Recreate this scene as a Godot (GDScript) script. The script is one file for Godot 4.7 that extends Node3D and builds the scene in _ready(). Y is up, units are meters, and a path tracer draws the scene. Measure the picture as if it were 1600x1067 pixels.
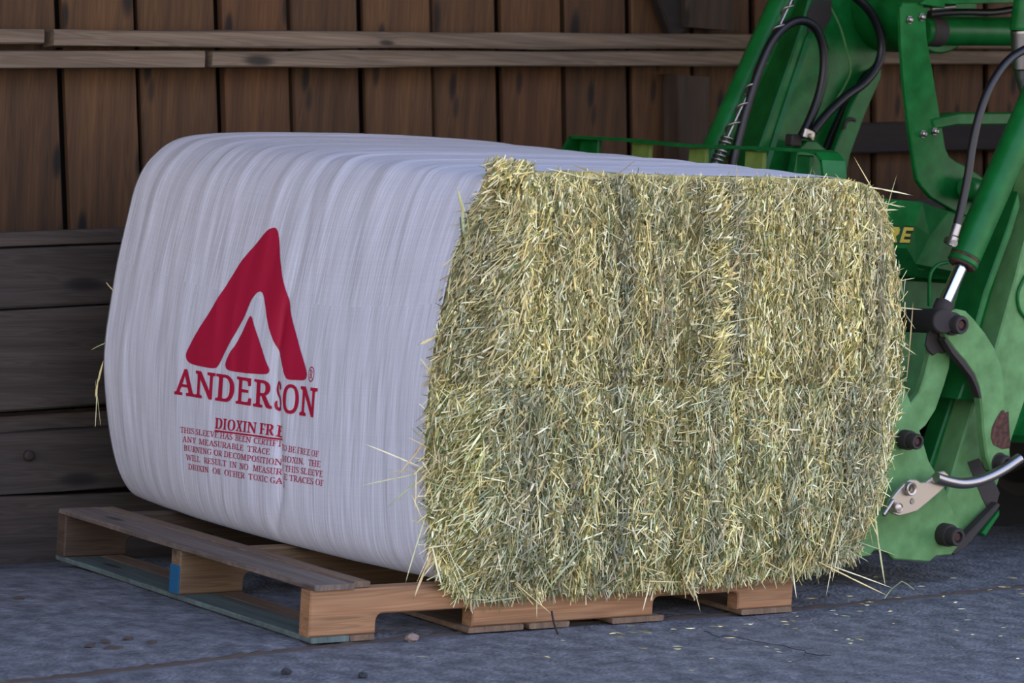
extends Node3D
# A sleeved hay bale on a wooden pallet, in front of a weathered board wall, with a green tractor loader behind it.
# Metres. x runs along the pallet's stringers, y is up, z comes towards the viewer. The origin is the pallet's front left corner.

const BALE_LENGTH := 1.2
var rng := RandomNumberGenerator.new()
var noise := FastNoiseLite.new()
var used := {}
var M := {}
var profile_front: PackedVector2Array = PackedVector2Array([Vector2(0.86, 0.114), Vector2(0.62, 0.114), Vector2(0.46, 0.113), Vector2(0.4, 0.107), Vector2(0.335, 0.103), Vector2(0.283, 0.145), Vector2(0.258, 0.24), Vector2(0.246, 0.36), Vector2(0.245, 0.47), Vector2(0.253, 0.565), Vector2(0.268, 0.655), Vector2(0.285, 0.735), Vector2(0.311, 0.815), Vector2(0.333, 0.868), Vector2(0.368, 0.902), Vector2(0.5, 0.911), Vector2(0.7, 0.915), Vector2(0.9, 0.919), Vector2(1.1, 0.923), Vector2(1.25, 0.926), Vector2(1.345, 0.914), Vector2(1.395, 0.88), Vector2(1.425, 0.8), Vector2(1.453, 0.68), Vector2(1.468, 0.56), Vector2(1.468, 0.45), Vector2(1.455, 0.33), Vector2(1.43, 0.22), Vector2(1.38, 0.14), Vector2(1.28, 0.114), Vector2(1.08, 0.114)])
var profile_rear: PackedVector2Array = PackedVector2Array([Vector2(0.84, 0.114), Vector2(0.6, 0.114), Vector2(0.44, 0.113), Vector2(0.38, 0.107), Vector2(0.305, 0.103), Vector2(0.256, 0.15), Vector2(0.222, 0.245), Vector2(0.199, 0.37), Vector2(0.197, 0.46), Vector2(0.206, 0.55), Vector2(0.219, 0.645), Vector2(0.238, 0.735), Vector2(0.258, 0.815), Vector2(0.295, 0.872), Vector2(0.365, 0.915), Vector2(0.5, 0.932), Vector2(0.7, 0.94), Vector2(0.9, 0.944), Vector2(1.08, 0.942), Vector2(1.21, 0.934), Vector2(1.31, 0.912), Vector2(1.375, 0.87), Vector2(1.405, 0.79), Vector2(1.43, 0.67), Vector2(1.44, 0.56), Vector2(1.438, 0.45), Vector2(1.425, 0.33), Vector2(1.4, 0.22), Vector2(1.345, 0.14), Vector2(1.24, 0.114), Vector2(1.05, 0.114)])

# ------------------------------------------------------------------ naming
func numbered(called: String) -> String:
	if not used.has(called):
		used[called] = 0
		return called
	used[called] += 1
	return "%s_%03d" % [called, used[called]]

func tag(o: Node, label: String, category: String, group := "", kind := "") -> void:
	if label: o.set_meta("label", label)
	if category: o.set_meta("category", category)
	if group: o.set_meta("group", group)
	if kind: o.set_meta("kind", kind)

func thing(called: String, at: Vector3) -> Node3D:
	var o := Node3D.new()
	o.name = numbered(called)
	add_child(o)
	o.position = at
	return o

# Meshes are written in scene coordinates; a part is shifted back by where its thing stands.
func part(called: String, mesh: Mesh, m: Material, parent: Node3D, label := "") -> MeshInstance3D:
	var o := MeshInstance3D.new()
	o.name = called if parent != self else numbered(called)
	o.mesh = mesh
	o.material_override = m
	parent.add_child(o, true)
	if parent != self:
		o.position = -parent.global_position
	if label: o.set_meta("label", label)
	return o

# ------------------------------------------------------------------ mesh helpers
func start(smooth := -1) -> SurfaceTool:
	var st := SurfaceTool.new()
	st.begin(Mesh.PRIMITIVE_TRIANGLES)
	st.set_smooth_group(smooth)
	return st

func done(st: SurfaceTool) -> ArrayMesh:
	st.generate_normals()
	return st.commit()

func tri(st: SurfaceTool, a: Vector3, b: Vector3, c: Vector3, out: Vector3) -> void:
	if (a - c).cross(a - b).dot(out) < 0.0:
		var t := b
		b = c
		c = t
	st.add_vertex(a)
	st.add_vertex(b)
	st.add_vertex(c)

func quad(st: SurfaceTool, a: Vector3, b: Vector3, c: Vector3, d: Vector3, out: Vector3) -> void:
	tri(st, a, b, c, out)
	tri(st, a, c, d, out)

# A box with chamfered edges, turned by a basis.
func cbox(st: SurfaceTool, mid: Vector3, size: Vector3, ch := 0.004, turn := Basis()) -> void:
	var h := size * 0.5
	ch = minf(ch, minf(h.x, minf(h.y, h.z)) * 0.6)
	var c := {}
	for sx in [-1, 1]:
		for sy in [-1, 1]:
			for sz in [-1, 1]:
				var full := Vector3(sx * h.x, sy * h.y, sz * h.z)
				for a in 3:
					var p := full
					for b in 3:
						if b != a:
							p[b] -= signf(p[b]) * ch
					c[Vector4i(sx, sy, sz, a)] = mid + turn * p
	for a in 3:
		var b := (a + 1) % 3
		var d := (a + 2) % 3
		for s in [-1, 1]:
			var q := []
			for k in [[-1, -1], [1, -1], [1, 1], [-1, 1]]:
				var key := Vector4i(0, 0, 0, a)
				key[a] = s
				key[b] = k[0]
				key[d] = k[1]
				q.append(c[key])
			var n := Vector3.ZERO
			n[a] = s
			quad(st, q[0], q[1], q[2], q[3], turn * n)
		for s in [-1, 1]:
			for t in [-1, 1]:
				var n := Vector3.ZERO
				n[b] = s
				n[d] = t
				var q := []
				for e in [[-1, b], [1, b], [1, d], [-1, d]]:
					var key := Vector4i(0, 0, 0, e[1])
					key[a] = e[0]
					key[b] = s
					key[d] = t
					q.append(c[key])
				quad(st, q[0], q[1], q[2], q[3], turn * n)
	for sx in [-1, 1]:
		for sy in [-1, 1]:
			for sz in [-1, 1]:
				tri(st, c[Vector4i(sx, sy, sz, 0)], c[Vector4i(sx, sy, sz, 1)], c[Vector4i(sx, sy, sz, 2)], turn * Vector3(sx, sy, sz))

func box_mesh(mid: Vector3, size: Vector3, ch := 0.004, turn := Basis()) -> ArrayMesh:
	var st := start()
	cbox(st, mid, size, ch, turn)
	return done(st)

# A worn plank: a chamfered section swept along a with uneven edges.
func plank(a: Vector3, b: Vector3, wide: Vector3, thick: Vector3, segs := 5, jit := 0.003, sd := 1, ch := 0.005) -> ArrayMesh:
	var st := start()
	var r := RandomNumberGenerator.new()
	r.seed = sd
	var w := wide.length() * 0.5
	var t := thick.length() * 0.5
	var wd := wide.normalized()
	var td := thick.normalized()
	var rings := []
	for i in segs + 1:
		var p := a.lerp(b, float(i) / segs)
		var ring := []
		for k in [[-1, -1, 1, 0], [1, -1, -1, 0], [1, -1, 0, 1], [1, 1, 0, -1], [1, 1, -1, 0], [-1, 1, 1, 0], [-1, 1, 0, -1], [-1, -1, 0, 1]]:
			ring.append(p + wd * (k[0] * w + k[2] * ch + r.randfn(0, jit)) + td * (k[1] * t + k[3] * ch + r.randfn(0, jit * 0.4)))
		rings.append(ring)
	for i in segs:
		var mid := a.lerp(b, (i + 0.5) / segs)
		for k in 8:
			var q := (k + 1) % 8
			quad(st, rings[i][k], rings[i][q], rings[i + 1][q], rings[i + 1][k], (rings[i][k] + rings[i + 1][q]) * 0.5 - mid)
	for e in [0, segs]:
		var out := (a - b) if e == 0 else (b - a)
		for k in range(1, 7):
			tri(st, rings[e][0], rings[e][k], rings[e][k + 1], out)
	return done(st)

# A plate cut along an outline in x and y, between two z values, with a small bevel.
func plate(st: SurfaceTool, outline: PackedVector2Array, z0: float, z1: float, bevel := 0.002) -> void:
	var poly := outline
	if Geometry2D.is_polygon_clockwise(poly):
		poly = poly.duplicate()
		poly.reverse()
	var n := poly.size()
	var inner := PackedVector2Array()
	for i in n:
		var e0 := (poly[i] - poly[(i + n - 1) % n]).normalized()
		var e1 := (poly[(i + 1) % n] - poly[i]).normalized()
		var n0 := Vector2(-e0.y, e0.x)
		var n1 := Vector2(-e1.y, e1.x)
		var m := (n0 + n1)
		m = m / maxf(0.5, m.length_squared() * 0.5)
		inner.append(poly[i] + m * bevel)
	var idx := Geometry2D.triangulate_polygon(inner)
	var s := signf(z0 - z1)
	for i in range(0, idx.size(), 3):
		var a := inner[idx[i]]
		var b := inner[idx[i + 1]]
		var c := inner[idx[i + 2]]
		tri(st, Vector3(a.x, a.y, z0), Vector3(b.x, b.y, z0), Vector3(c.x, c.y, z0), Vector3(0, 0, s))
		tri(st, Vector3(a.x, a.y, z1), Vector3(b.x, b.y, z1), Vector3(c.x, c.y, z1), Vector3(0, 0, -s))
	for i in n:
		var k := (i + 1) % n
		var e := (poly[k] - poly[i]).normalized()
		var out := Vector3(e.y, -e.x, 0)
		var a := Vector3(poly[i].x, poly[i].y, 0)
		var b := Vector3(poly[k].x, poly[k].y, 0)
		var ai := Vector3(inner[i].x, inner[i].y, 0)
		var bi := Vector3(inner[k].x, inner[k].y, 0)
		var f0 := Vector3(0, 0, z0 - s * bevel)
		var f1 := Vector3(0, 0, z1 + s * bevel)
		quad(st, ai + Vector3(0, 0, z0), bi + Vector3(0, 0, z0), b + f0, a + f0, out + Vector3(0, 0, s))
		quad(st, a + f0, b + f0, b + f1, a + f1, out)
		quad(st, ai + Vector3(0, 0, z1), bi + Vector3(0, 0, z1), b + f1, a + f1, out - Vector3(0, 0, s))

func plate_mesh(outline: PackedVector2Array, z0: float, z1: float, bevel := 0.002) -> ArrayMesh:
	var st := start()
	plate(st, outline, z0, z1, bevel)
	return done(st)

func curve(points: PackedVector3Array, each := 6) -> PackedVector3Array:
	var out := PackedVector3Array()
	var n := points.size()
	for i in n - 1:
		var p0 := points[maxi(i - 1, 0)]
		var p3 := points[mini(i + 2, n - 1)]
		for k in each:
			out.append(points[i].cubic_interpolate(points[i + 1], p0, p3, float(k) / each))
	out.append(points[n - 1])
	return out

func tube(st: SurfaceTool, points: PackedVector3Array, r: float, sides := 10, r_end := -1.0) -> void:
	var n := points.size()
	if r_end < 0.0: r_end = r
	var d := (points[1] - points[0]).normalized()
	var x := d.cross(Vector3.UP if absf(d.y) < 0.9 else Vector3.RIGHT).normalized()
	var rings := []
	for i in n:
		var dd := (points[mini(i + 1, n - 1)] - points[maxi(i - 1, 0)]).normalized()
		x = (x - dd * x.dot(dd)).normalized()
		var y := dd.cross(x)
		var ring := PackedVector3Array()
		var rr := lerpf(r, r_end, float(i) / (n - 1))
		for k in sides:
			var a := TAU * k / sides
			ring.append(points[i] + (x * cos(a) + y * sin(a)) * rr)
		rings.append(ring)
	st.set_smooth_group(0)
	for i in n - 1:
		for k in sides:
			var q := (k + 1) % sides
			quad(st, rings[i][k], rings[i][q], rings[i + 1][q], rings[i + 1][k], (rings[i][k] + rings[i][q]) * 0.5 - points[i])
	st.set_smooth_group(-1)
	for e in [0, n - 1]:
		var out: Vector3 = points[e] - points[1 if e == 0 else n - 2]
		for k in sides:
			tri(st, points[e], rings[e][k], rings[e][(k + 1) % sides], out)

func tube_mesh(points: PackedVector3Array, r: float, sides := 10) -> ArrayMesh:
	var st := start()
	tube(st, points, r, sides)
	return done(st)

# A turned piece: rows of (distance along the axis, radius).
func lathe(st: SurfaceTool, at: Vector3, axis: Vector3, rows: Array, sides := 20) -> void:
	var d := axis.normalized()
	var x := d.cross(Vector3.UP if absf(d.y) < 0.9 else Vector3.RIGHT).normalized()
	var y := d.cross(x)
	for i in rows.size() - 1:
		var a: Array = rows[i]
		var b: Array = rows[i + 1]
		var along: float = b[0] - a[0]
		var grow: float = b[1] - a[1]
		for k in sides:
			var t0 := TAU * k / sides
			var t1 := TAU * (k + 1) / sides
			var v0 := x * cos(t0) + y * sin(t0)
			var v1 := x * cos(t1) + y * sin(t1)
			var out := (v0 + v1).normalized() * along - d * grow
			if out.length() < 1e-9: continue
			st.set_smooth_group(i + 1)
			quad(st, at + d * a[0] + v0 * a[1], at + d * a[0] + v1 * a[1], at + d * b[0] + v1 * b[1], at + d * b[0] + v0 * b[1], out)
	st.set_smooth_group(-1)

func lathe_mesh(at: Vector3, axis: Vector3, rows: Array, sides := 20) -> ArrayMesh:
	var st := start()
	lathe(st, at, axis, rows, sides)
	return done(st)

func rod_mesh(a: Vector3, b: Vector3, r: float, sides := 20, bevel := 0.003) -> ArrayMesh:
	var l := a.distance_to(b)
	return lathe_mesh(a, b - a, [[0, 0], [0, r - bevel], [bevel, r], [l - bevel, r], [l, r - bevel], [l, 0]], sides)

# ------------------------------------------------------------------ materials
func plain(color: Color, rough: float, metal := 0.0) -> StandardMaterial3D:
	var m := StandardMaterial3D.new()
	m.albedo_color = color
	m.roughness = rough
	m.metallic = metal
	return m

func wrap_noise(n: FastNoiseLite, x: float, y: float, fx: float, fy: float, w: int, h: int) -> float:
	var v := n.get_noise_2d(x * fx, y * fy)
	var e := smoothstep(0.8 * w, w, x)
	if e > 0.0: v = lerpf(v, n.get_noise_2d((x - w) * fx, y * fy), e)
	var e2 := smoothstep(0.85 * h, h, y)
	if e2 > 0.0: v = lerpf(v, n.get_noise_2d(x * fx, (y - h) * fy), e2)
	return v

# Wood: fine grain, wide figure and a few knots; across = x, along = y.
func wood_image(sd: int, knots: int, w := 512, h := 1024) -> Image:
	var n := FastNoiseLite.new()
	n.seed = sd
	n.noise_type = FastNoiseLite.TYPE_SIMPLEX_SMOOTH
	n.frequency = 1.0
	n.fractal_octaves = 3
	var r := RandomNumberGenerator.new()
	r.seed = sd
	var spots := []
	for i in knots:
		spots.append([r.randf_range(30, w - 30), r.randf_range(40, h - 40), r.randf_range(7, 17), r.randf_range(0.35, 0.75)])
	var data := PackedByteArray()
	data.resize(w * h * 3)
	for y in h:
		for x in w:
			var bend := 0.0
			var dark := 0.0
			for s in spots:
				var dx: float = (x - s[0]) / s[2]
				var dy: float = (y - s[1]) / (s[2] * 1.25)
				if absf(dx) > 4.0 or absf(dy) > 5.0: continue
				var q := dx * dx + dy * dy
				bend += dx * 7.0 * exp(-q * 0.22)
				dark = maxf(dark, s[3] * exp(-q * q * 0.7))
			var fine := wrap_noise(n, x + bend, y, 0.16, 0.006, w, h)
			var wide := wrap_noise(n, x + bend * 1.5, y, 0.022, 0.0022, w, h)
			var rings := 0.5 + 0.5 * sin(wide * 26.0 + x * 0.02)
			var v := 0.80 + 0.085 * fine + 0.17 * wide - 0.07 * rings
			v = clampf(v * (1.0 - dark), 0.05, 1.0)
			var i := (y * w + x) * 3
			data[i] = int(255 * v)
			data[i + 1] = int(255 * clampf(v * (0.985 - 0.04 * rings), 0, 1))
			data[i + 2] = int(255 * clampf(v * (0.96 - 0.07 * rings), 0, 1))
	return Image.create_from_data(w, h, false, Image.FORMAT_RGB8, data)

func turned(im: Image) -> Image:
	var c: Image = im.duplicate()
	c.rotate_90(CLOCKWISE)
	return c

func grain(tex: Texture2D, axis: int, color: Color, rough := 0.85, bump := 0.12) -> StandardMaterial3D:
	var m := plain(color, rough)
	m.albedo_texture = tex
	m.uv1_triplanar = true
	m.uv1_world_triplanar = true
	m.uv1_triplanar_sharpness = 8.0
	var s := Vector3(2.2, 2.2, 2.2)
	s[axis] = 0.42
	m.uv1_scale = s
	m.heightmap_enabled = true
	m.heightmap_texture = tex
	m.heightmap_scale = bump
	return m

func noise_tex(sd: int, freq: float, low: Color, high: Color, size := 512, octaves := 4, kind := FastNoiseLite.TYPE_SIMPLEX_SMOOTH, at := 0.0) -> NoiseTexture2D:
	var t := NoiseTexture2D.new()
	t.width = size
	t.height = size
	t.seamless = true
	var n := FastNoiseLite.new()
	n.seed = sd
	n.noise_type = kind
	n.frequency = freq
	n.fractal_octaves = octaves
	t.noise = n
	var g := Gradient.new()
	g.set_color(0, low)
	g.set_color(1, high)
	g.set_offset(0, at)
	t.color_ramp = g
	return t

func paint(color: Color, rough: float, sd: int) -> StandardMaterial3D:
	var m := plain(Color.WHITE, rough)
	m.albedo_texture = noise_tex(sd, 0.012, color.darkened(0.18), color.lightened(0.06), 512, 5)
	m.uv1_triplanar = true
	m.uv1_world_triplanar = true
	m.uv1_scale = Vector3(2.5, 2.5, 2.5)
	m.metallic_specular = 0.32
	return m

func make_materials() -> void:
	var wood_a := ImageTexture.create_from_image(wood_image(11, 26))
	var im_b := wood_image(23, 9)
	var wood_b := ImageTexture.create_from_image(im_b)
	var wood_b_flat := ImageTexture.create_from_image(turned(im_b))
	M.boards = []
	for c in [Color(0.395, 0.28, 0.16), Color(0.42, 0.30, 0.175), Color(0.365, 0.26, 0.15), Color(0.41, 0.28, 0.155)]:
		M.boards.append(grain(wood_a, 1, c))
	M.rail = grain(wood_b_flat, 0, Color(0.55, 0.49, 0.425))
	M.planks = []
	for c in [Color(0.38, 0.345, 0.315), Color(0.34, 0.315, 0.295), Color(0.36, 0.33, 0.305)]:
		M.planks.append(grain(wood_b_flat, 0, c))
	M.post = grain(wood_b, 1, Color(0.31, 0.255, 0.20))
	M.dark_rail = grain(wood_b_flat, 0, Color(0.17, 0.14, 0.12))
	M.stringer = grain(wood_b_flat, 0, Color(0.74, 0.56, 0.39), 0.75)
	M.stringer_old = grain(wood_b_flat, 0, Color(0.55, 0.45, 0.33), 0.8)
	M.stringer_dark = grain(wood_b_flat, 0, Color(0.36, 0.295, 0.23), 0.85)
	M.deck = []
	for c in [Color(0.52, 0.47, 0.43), Color(0.56, 0.47, 0.38), Color(0.48, 0.44, 0.41)]:
		var m := grain(wood_b, 2, c)
		M.deck.append(m)
	M.deck_green = grain(wood_b, 2, Color(0.42, 0.50, 0.49))
	M.blue_paint = plain(Color(0.04, 0.32, 0.46), 0.8)
	M.gap = plain(Color(0.10, 0.08, 0.065), 0.95)
	# ground
	var g := plain(Color(0.88, 0.88, 0.88), 0.85)
	g.albedo_texture = noise_tex(5, 0.022, Color(0.27, 0.275, 0.285), Color(0.60, 0.60, 0.60), 1024, 7)
	g.albedo_texture.noise.fractal_gain = 0.68
	g.uv1_triplanar = true
	g.uv1_world_triplanar = true
	g.uv1_scale = Vector3(0.55, 0.55, 0.55)
	g.heightmap_enabled = true
	g.heightmap_texture = noise_tex(9, 0.13, Color.BLACK, Color.WHITE, 1024, 5)
	g.heightmap_scale = 0.45
	M.ground = g
	M.dirt = plain(Color(0.26, 0.215, 0.18), 0.95)
	M.stone = plain(Color(0.50, 0.43, 0.38), 0.9)
	M.stone_dark = plain(Color(0.17, 0.17, 0.18), 0.9)
	# sleeve
	M.sleeve = plain(Color(0.92, 0.92, 0.94), 0.55)
	M.sleeve.albedo_texture = ImageTexture.create_from_image(weave_image())
	M.sleeve.heightmap_enabled = true
	M.sleeve.heightmap_texture = M.sleeve.albedo_texture
	M.sleeve.heightmap_scale = 0.12
	M.sleeve.rim_enabled = true
	M.sleeve.rim = 0.2
	M.print = plain(Color(0.68, 0.0, 0.20), 0.6)
	# hay
	M.hay = plain(Color.WHITE, 0.75)
	M.hay.vertex_color_use_as_albedo = true
	var core := plain(Color.WHITE, 0.95)
	core.albedo_texture = noise_tex(3, 0.08, Color(0.52, 0.50, 0.31), Color(0.80, 0.76, 0.52), 512, 4)
	core.uv1_triplanar = true
	core.uv1_world_triplanar = true
	core.uv1_scale = Vector3(7, 2.5, 7)
	M.hay_core = core
	M.straws = []
	for c in [Color(0.90, 0.82, 0.56), Color(0.94, 0.90, 0.70), Color(0.76, 0.75, 0.52), Color(0.66, 0.69, 0.50), Color(0.78, 0.68, 0.48)]:
		M.straws.append(plain(c, 0.6))
	# machine
	M.green = paint(Color(0.04, 0.385, 0.14), 0.32, 31)
	M.green_faded = paint(Color(0.38, 0.57, 0.33), 0.5, 33)
	M.letter = plain(Color(0.72, 0.66, 0.22), 0.45)
	M.black = plain(Color(0.035, 0.035, 0.04), 0.5)
	M.rubber = plain(Color(0.045, 0.045, 0.055), 0.42)
	M.tyre = plain(Color(0.05, 0.05, 0.055), 0.8)
	M.chrome = plain(Color(0.82, 0.82, 0.84), 0.16, 1.0)
	M.steel = plain(Color(0.62, 0.60, 0.58), 0.34, 1.0)
	M.zinc = plain(Color(0.75, 0.70, 0.63), 0.42, 0.85)
	var rust := plain(Color.WHITE, 0.9)
	rust.albedo_texture = noise_tex(41, 0.03, Color(0.16, 0.10, 0.08), Color(0.40, 0.24, 0.17), 256, 4)
	rust.uv1_triplanar = true
	rust.uv1_scale = Vector3(8, 8, 8)
	M.rust = rust
	M.grime = plain(Color(0.175, 0.15, 0.13), 0.75)  # real grime, and the painted shade on the lower flange
	M.green_yellow = paint(Color(0.47, 0.57, 0.25), 0.5, 35)  # lighter copy of the green paint: light put into the uprights' colour

# Woven tape: fine threads along the picture's y, fainter ones across.
func weave_image(w := 1024, h := 1024) -> Image:
	var n := FastNoiseLite.new()
	n.seed = 77
	n.frequency = 1.0
	n.noise_type = FastNoiseLite.TYPE_SIMPLEX_SMOOTH
	n.fractal_octaves = 2
	var data := PackedByteArray()
	data.resize(w * h * 3)
	var across := PackedFloat32Array()
	for y in h: across.append(0.016 * wrap_noise(n, y, 900, 0.31, 1, h, 99999))
	for x in w:
		for y in h:
			var v := 0.88 + 0.085 * wrap_noise(n, x, y, 0.33, 0.005, w, h) + 0.08 * wrap_noise(n, x + 4000, y, 0.07, 0.004, w, h) + across[y]
			var i := (y * w + x) * 3
			data[i] = int(255 * clampf(v, 0, 1))
			data[i + 1] = int(255 * clampf(v, 0, 1))
			data[i + 2] = int(255 * clampf(v * 1.005, 0, 1))
	return Image.create_from_data(w, h, false, Image.FORMAT_RGB8, data)

# ------------------------------------------------------------------ the bale's shape
func spline(p: PackedVector2Array, t: float) -> Vector2:
	var n := p.size()
	var i := posmod(int(floor(t)), n)
	return p[i].cubic_interpolate(p[(i + 1) % n], p[(i + n - 1) % n], p[(i + 2) % n], t - floor(t))

# The bale's outline at zz (0 front, 1 rear) and t along the profile.
func section(zz: float, t: float) -> Vector2:
	var p := spline(profile_front, t).lerp(spline(profile_rear, t), zz)
	var c := clampf(zz, 0, 1)
	var w := (1.0 - smoothstep(0.12, 0.42, p.y)) * (1.0 - smoothstep(0.3, 0.6, p.x)) * 4.0 * c * (1.0 - c)
	return p + Vector2(-0.035, -0.012) * w

# Folds of the sleeve: how far the cloth stands out at this z and height.
func fold(z: float, y: float) -> float:
	var zc := -0.479 - 0.20 * clampf(y - 0.24, 0.0, 0.22) + 0.016 * smoothstep(0.46, 0.7, y) - 0.045 * smoothstep(0.72, 0.95, y) - 0.05 * smoothstep(0.22, 0.08, y)
	var d := z - zc
	var deep := lerpf(0.35, 1.0, smoothstep(0.75, 0.35, y))
	var f := -0.0055 * deep * exp(-pow(d / 0.0105, 2)) + 0.0025 * deep * exp(-pow((d - 0.03) / 0.02, 2)) + 0.0025 * exp(-pow((d + 0.035) / 0.03, 2))
	for k in [[-0.62, 0.05, 0.006, 0.02], [-0.75, 0.10, 0.005, 0.016], [-0.90, 0.03, 0.006, 0.022], [-1.02, -0.05, 0.006, 0.018], [-1.11, -0.02, 0.007, 0.016], [-0.28, 0.06, 0.004, 0.022], [-0.16, 0.03, 0.003, 0.015], [-0.40, 0.12, 0.005, 0.014]]:
		var e: float = z - (k[0] - k[1] * (y - 0.5) * 1.6)
		f += (0.6 + 0.3 * smoothstep(0.55, 0.9, y)) * k[2] * exp(-pow(e / k[3], 2)) * (0.45 + 0.55 * noise.get_noise_2d(k[0] * 90.0, y * 160.0) + 0.4 * smoothstep(0.6, 0.9, y))
	f += 0.0022 * noise.get_noise_2d(z * 1500.0 + y * 120.0, y * 90.0) + 0.003 * noise.get_noise_2d(z * 420.0, y * 130.0 + 500.0)
	return f

func sleeve_point(z: float, t: float) -> Vector3:
	var zz := -z / BALE_LENGTH
	var p := section(zz, t)
	var q := section(zz, t + 0.1) - section(zz, t - 0.1)
	var n := Vector2(-q.y, q.x).normalized()
	if n.dot(p - Vector2(0.85, 0.52)) < 0.0: n = -n
	var keep := smoothstep(0.105, 0.15, p.y)
	p += n * (fold(z, p.y) * keep + 0.001)
	p.y = maxf(p.y, 0.1025 if p.x < 0.395 else 0.1135)
	return Vector3(p.x, p.y, z)

# The left face of the sleeve at z and height y.
func side_point(z: float, y: float) -> Vector3:
	var lo := 3.5
	var hi := 14.5
	for i in 22:
		var m := (lo + hi) * 0.5
		if sleeve_point(z, m).y < y: lo = m
		else: hi = m
	return sleeve_point(z, (lo + hi) * 0.5)

func side_normal(z: float, y: float) -> Vector3:
	var a := side_point(z + 0.004, y) - side_point(z - 0.004, y)
	var b := side_point(z, y + 0.004) - side_point(z, y - 0.004)
	var n := a.cross(b).normalized()
	return n if n.x < 0 else -n

func sleeve_mesh() -> ArrayMesh:
	var n := profile_front.size()
	var around := n * 9
	var along := 190
	var pts := []
	var length := 0.0
	for i in along + 1:
		var row := PackedVector3Array()
		var z := -BALE_LENGTH * i / along
		for k in around + 1:
			row.append(sleeve_point(z, float(k % around) / 9.0))
		pts.append(row)
	# the edges turn inwards
	var rim := PackedVector3Array()
	for k in around + 1:
		var p: Vector3 = pts[0][k]
		var c := Vector3(0.85, 0.52, p.z)
		rim.append(p.move_toward(c, 0.004) + Vector3(0, 0, -0.004))
	var rim2 := PackedVector3Array()
	for k in around + 1:
		var p: Vector3 = pts[along][k]
		var c := Vector3(0.85, 0.52, p.z)
		rim2.append(p.move_toward(c, 0.012) + Vector3(0, 0, 0.006))
	pts.push_front(rim)
	pts.append(rim2)
	var verts := PackedVector3Array()
	var norms := PackedVector3Array()
	var uvs := PackedVector2Array()
	var idx := PackedInt32Array()
	var rows := pts.size()
	for i in rows:
		length = 0.0
		for k in around + 1:
			var p: Vector3 = pts[i][k]
			if k > 0: length += p.distance_to(pts[i][k - 1])
			var a: Vector3 = pts[mini(i + 1, rows - 1)][k] - pts[maxi(i - 1, 0)][k]
			var b: Vector3 = pts[i][(k + 1) % around] - pts[i][(k + around - 1) % around]
			var nn := a.cross(b).normalized()
			if nn.dot(p - Vector3(0.85, 0.52, p.z)) < 0.0: nn = -nn
			verts.append(p)
			norms.append(nn)
			uvs.append(Vector2(p.z * 2.0, length * 0.9))
	for i in rows - 1:
		for k in around:
			var a := i * (around + 1) + k
			var b := a + 1
			var c := a + around + 1
			var d := c + 1
			var f: Vector3 = (verts[a] - verts[d]).cross(verts[a] - verts[b])
			if f.dot(norms[a]) > 0.0: idx.append_array([a, b, d, a, d, c])
			else: idx.append_array([a, d, b, a, c, d])
	var arr := []
	arr.resize(Mesh.ARRAY_MAX)
	arr[Mesh.ARRAY_VERTEX] = verts
	arr[Mesh.ARRAY_NORMAL] = norms
	arr[Mesh.ARRAY_TEX_UV] = uvs
	arr[Mesh.ARRAY_INDEX] = idx
	var m := ArrayMesh.new()
	m.add_surface_from_arrays(Mesh.PRIMITIVE_TRIANGLES, arr)
	return m

# Flat triangles in (z, y) laid on the sleeve's left face.
func laid(tris: PackedVector2Array) -> ArrayMesh:
	var verts := PackedVector3Array()
	var norms := PackedVector3Array()
	var seen := {}
	for i in range(0, tris.size(), 3):
		var t := [tris[i], tris[i + 1], tris[i + 2]]
		var ps := []
		var ns := []
		for q in t:
			var key := Vector2i(roundi(q.x * 20000), roundi(q.y * 20000))
			if not seen.has(key):
				var nn := side_normal(q.x, q.y)
				seen[key] = [side_point(q.x, q.y) + nn * 0.0016, nn]
			ps.append(seen[key][0])
			ns.append(seen[key][1])
		var order := [0, 1, 2]
		if (ps[0] - ps[2]).cross(ps[0] - ps[1]).dot(ns[0]) < 0.0: order = [0, 2, 1]
		for k in order:
			verts.append(ps[k])
			norms.append(ns[k])
	var arr := []
	arr.resize(Mesh.ARRAY_MAX)
	arr[Mesh.ARRAY_VERTEX] = verts
	arr[Mesh.ARRAY_NORMAL] = norms
	var m := ArrayMesh.new()
	m.add_surface_from_arrays(Mesh.PRIMITIVE_TRIANGLES, arr)
	return m

func cut_up(poly: PackedVector2Array, cell := 0.014) -> PackedVector2Array:
	var out := PackedVector2Array()
	var lo := poly[0]
	var hi := poly[0]
	for p in poly:
		lo = lo.min(p)
		hi = hi.max(p)
	for i in int(ceil((hi.x - lo.x) / cell)):
		for k in int(ceil((hi.y - lo.y) / cell)):
			var a := lo + Vector2(i, k) * cell
			var sq := PackedVector2Array([a, a + Vector2(cell, 0), a + Vector2(cell, cell), a + Vector2(0, cell)])
			for piece in Geometry2D.intersect_polygons(poly, sq):
				for j in Geometry2D.triangulate_polygon(piece):
					out.append(piece[j])
	return out

func rounded(poly: PackedVector2Array) -> PackedVector2Array:
	var out := PackedVector2Array()
	for i in poly.size() * 4:
		out.append(spline(poly, i / 4.0))
	return out

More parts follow.
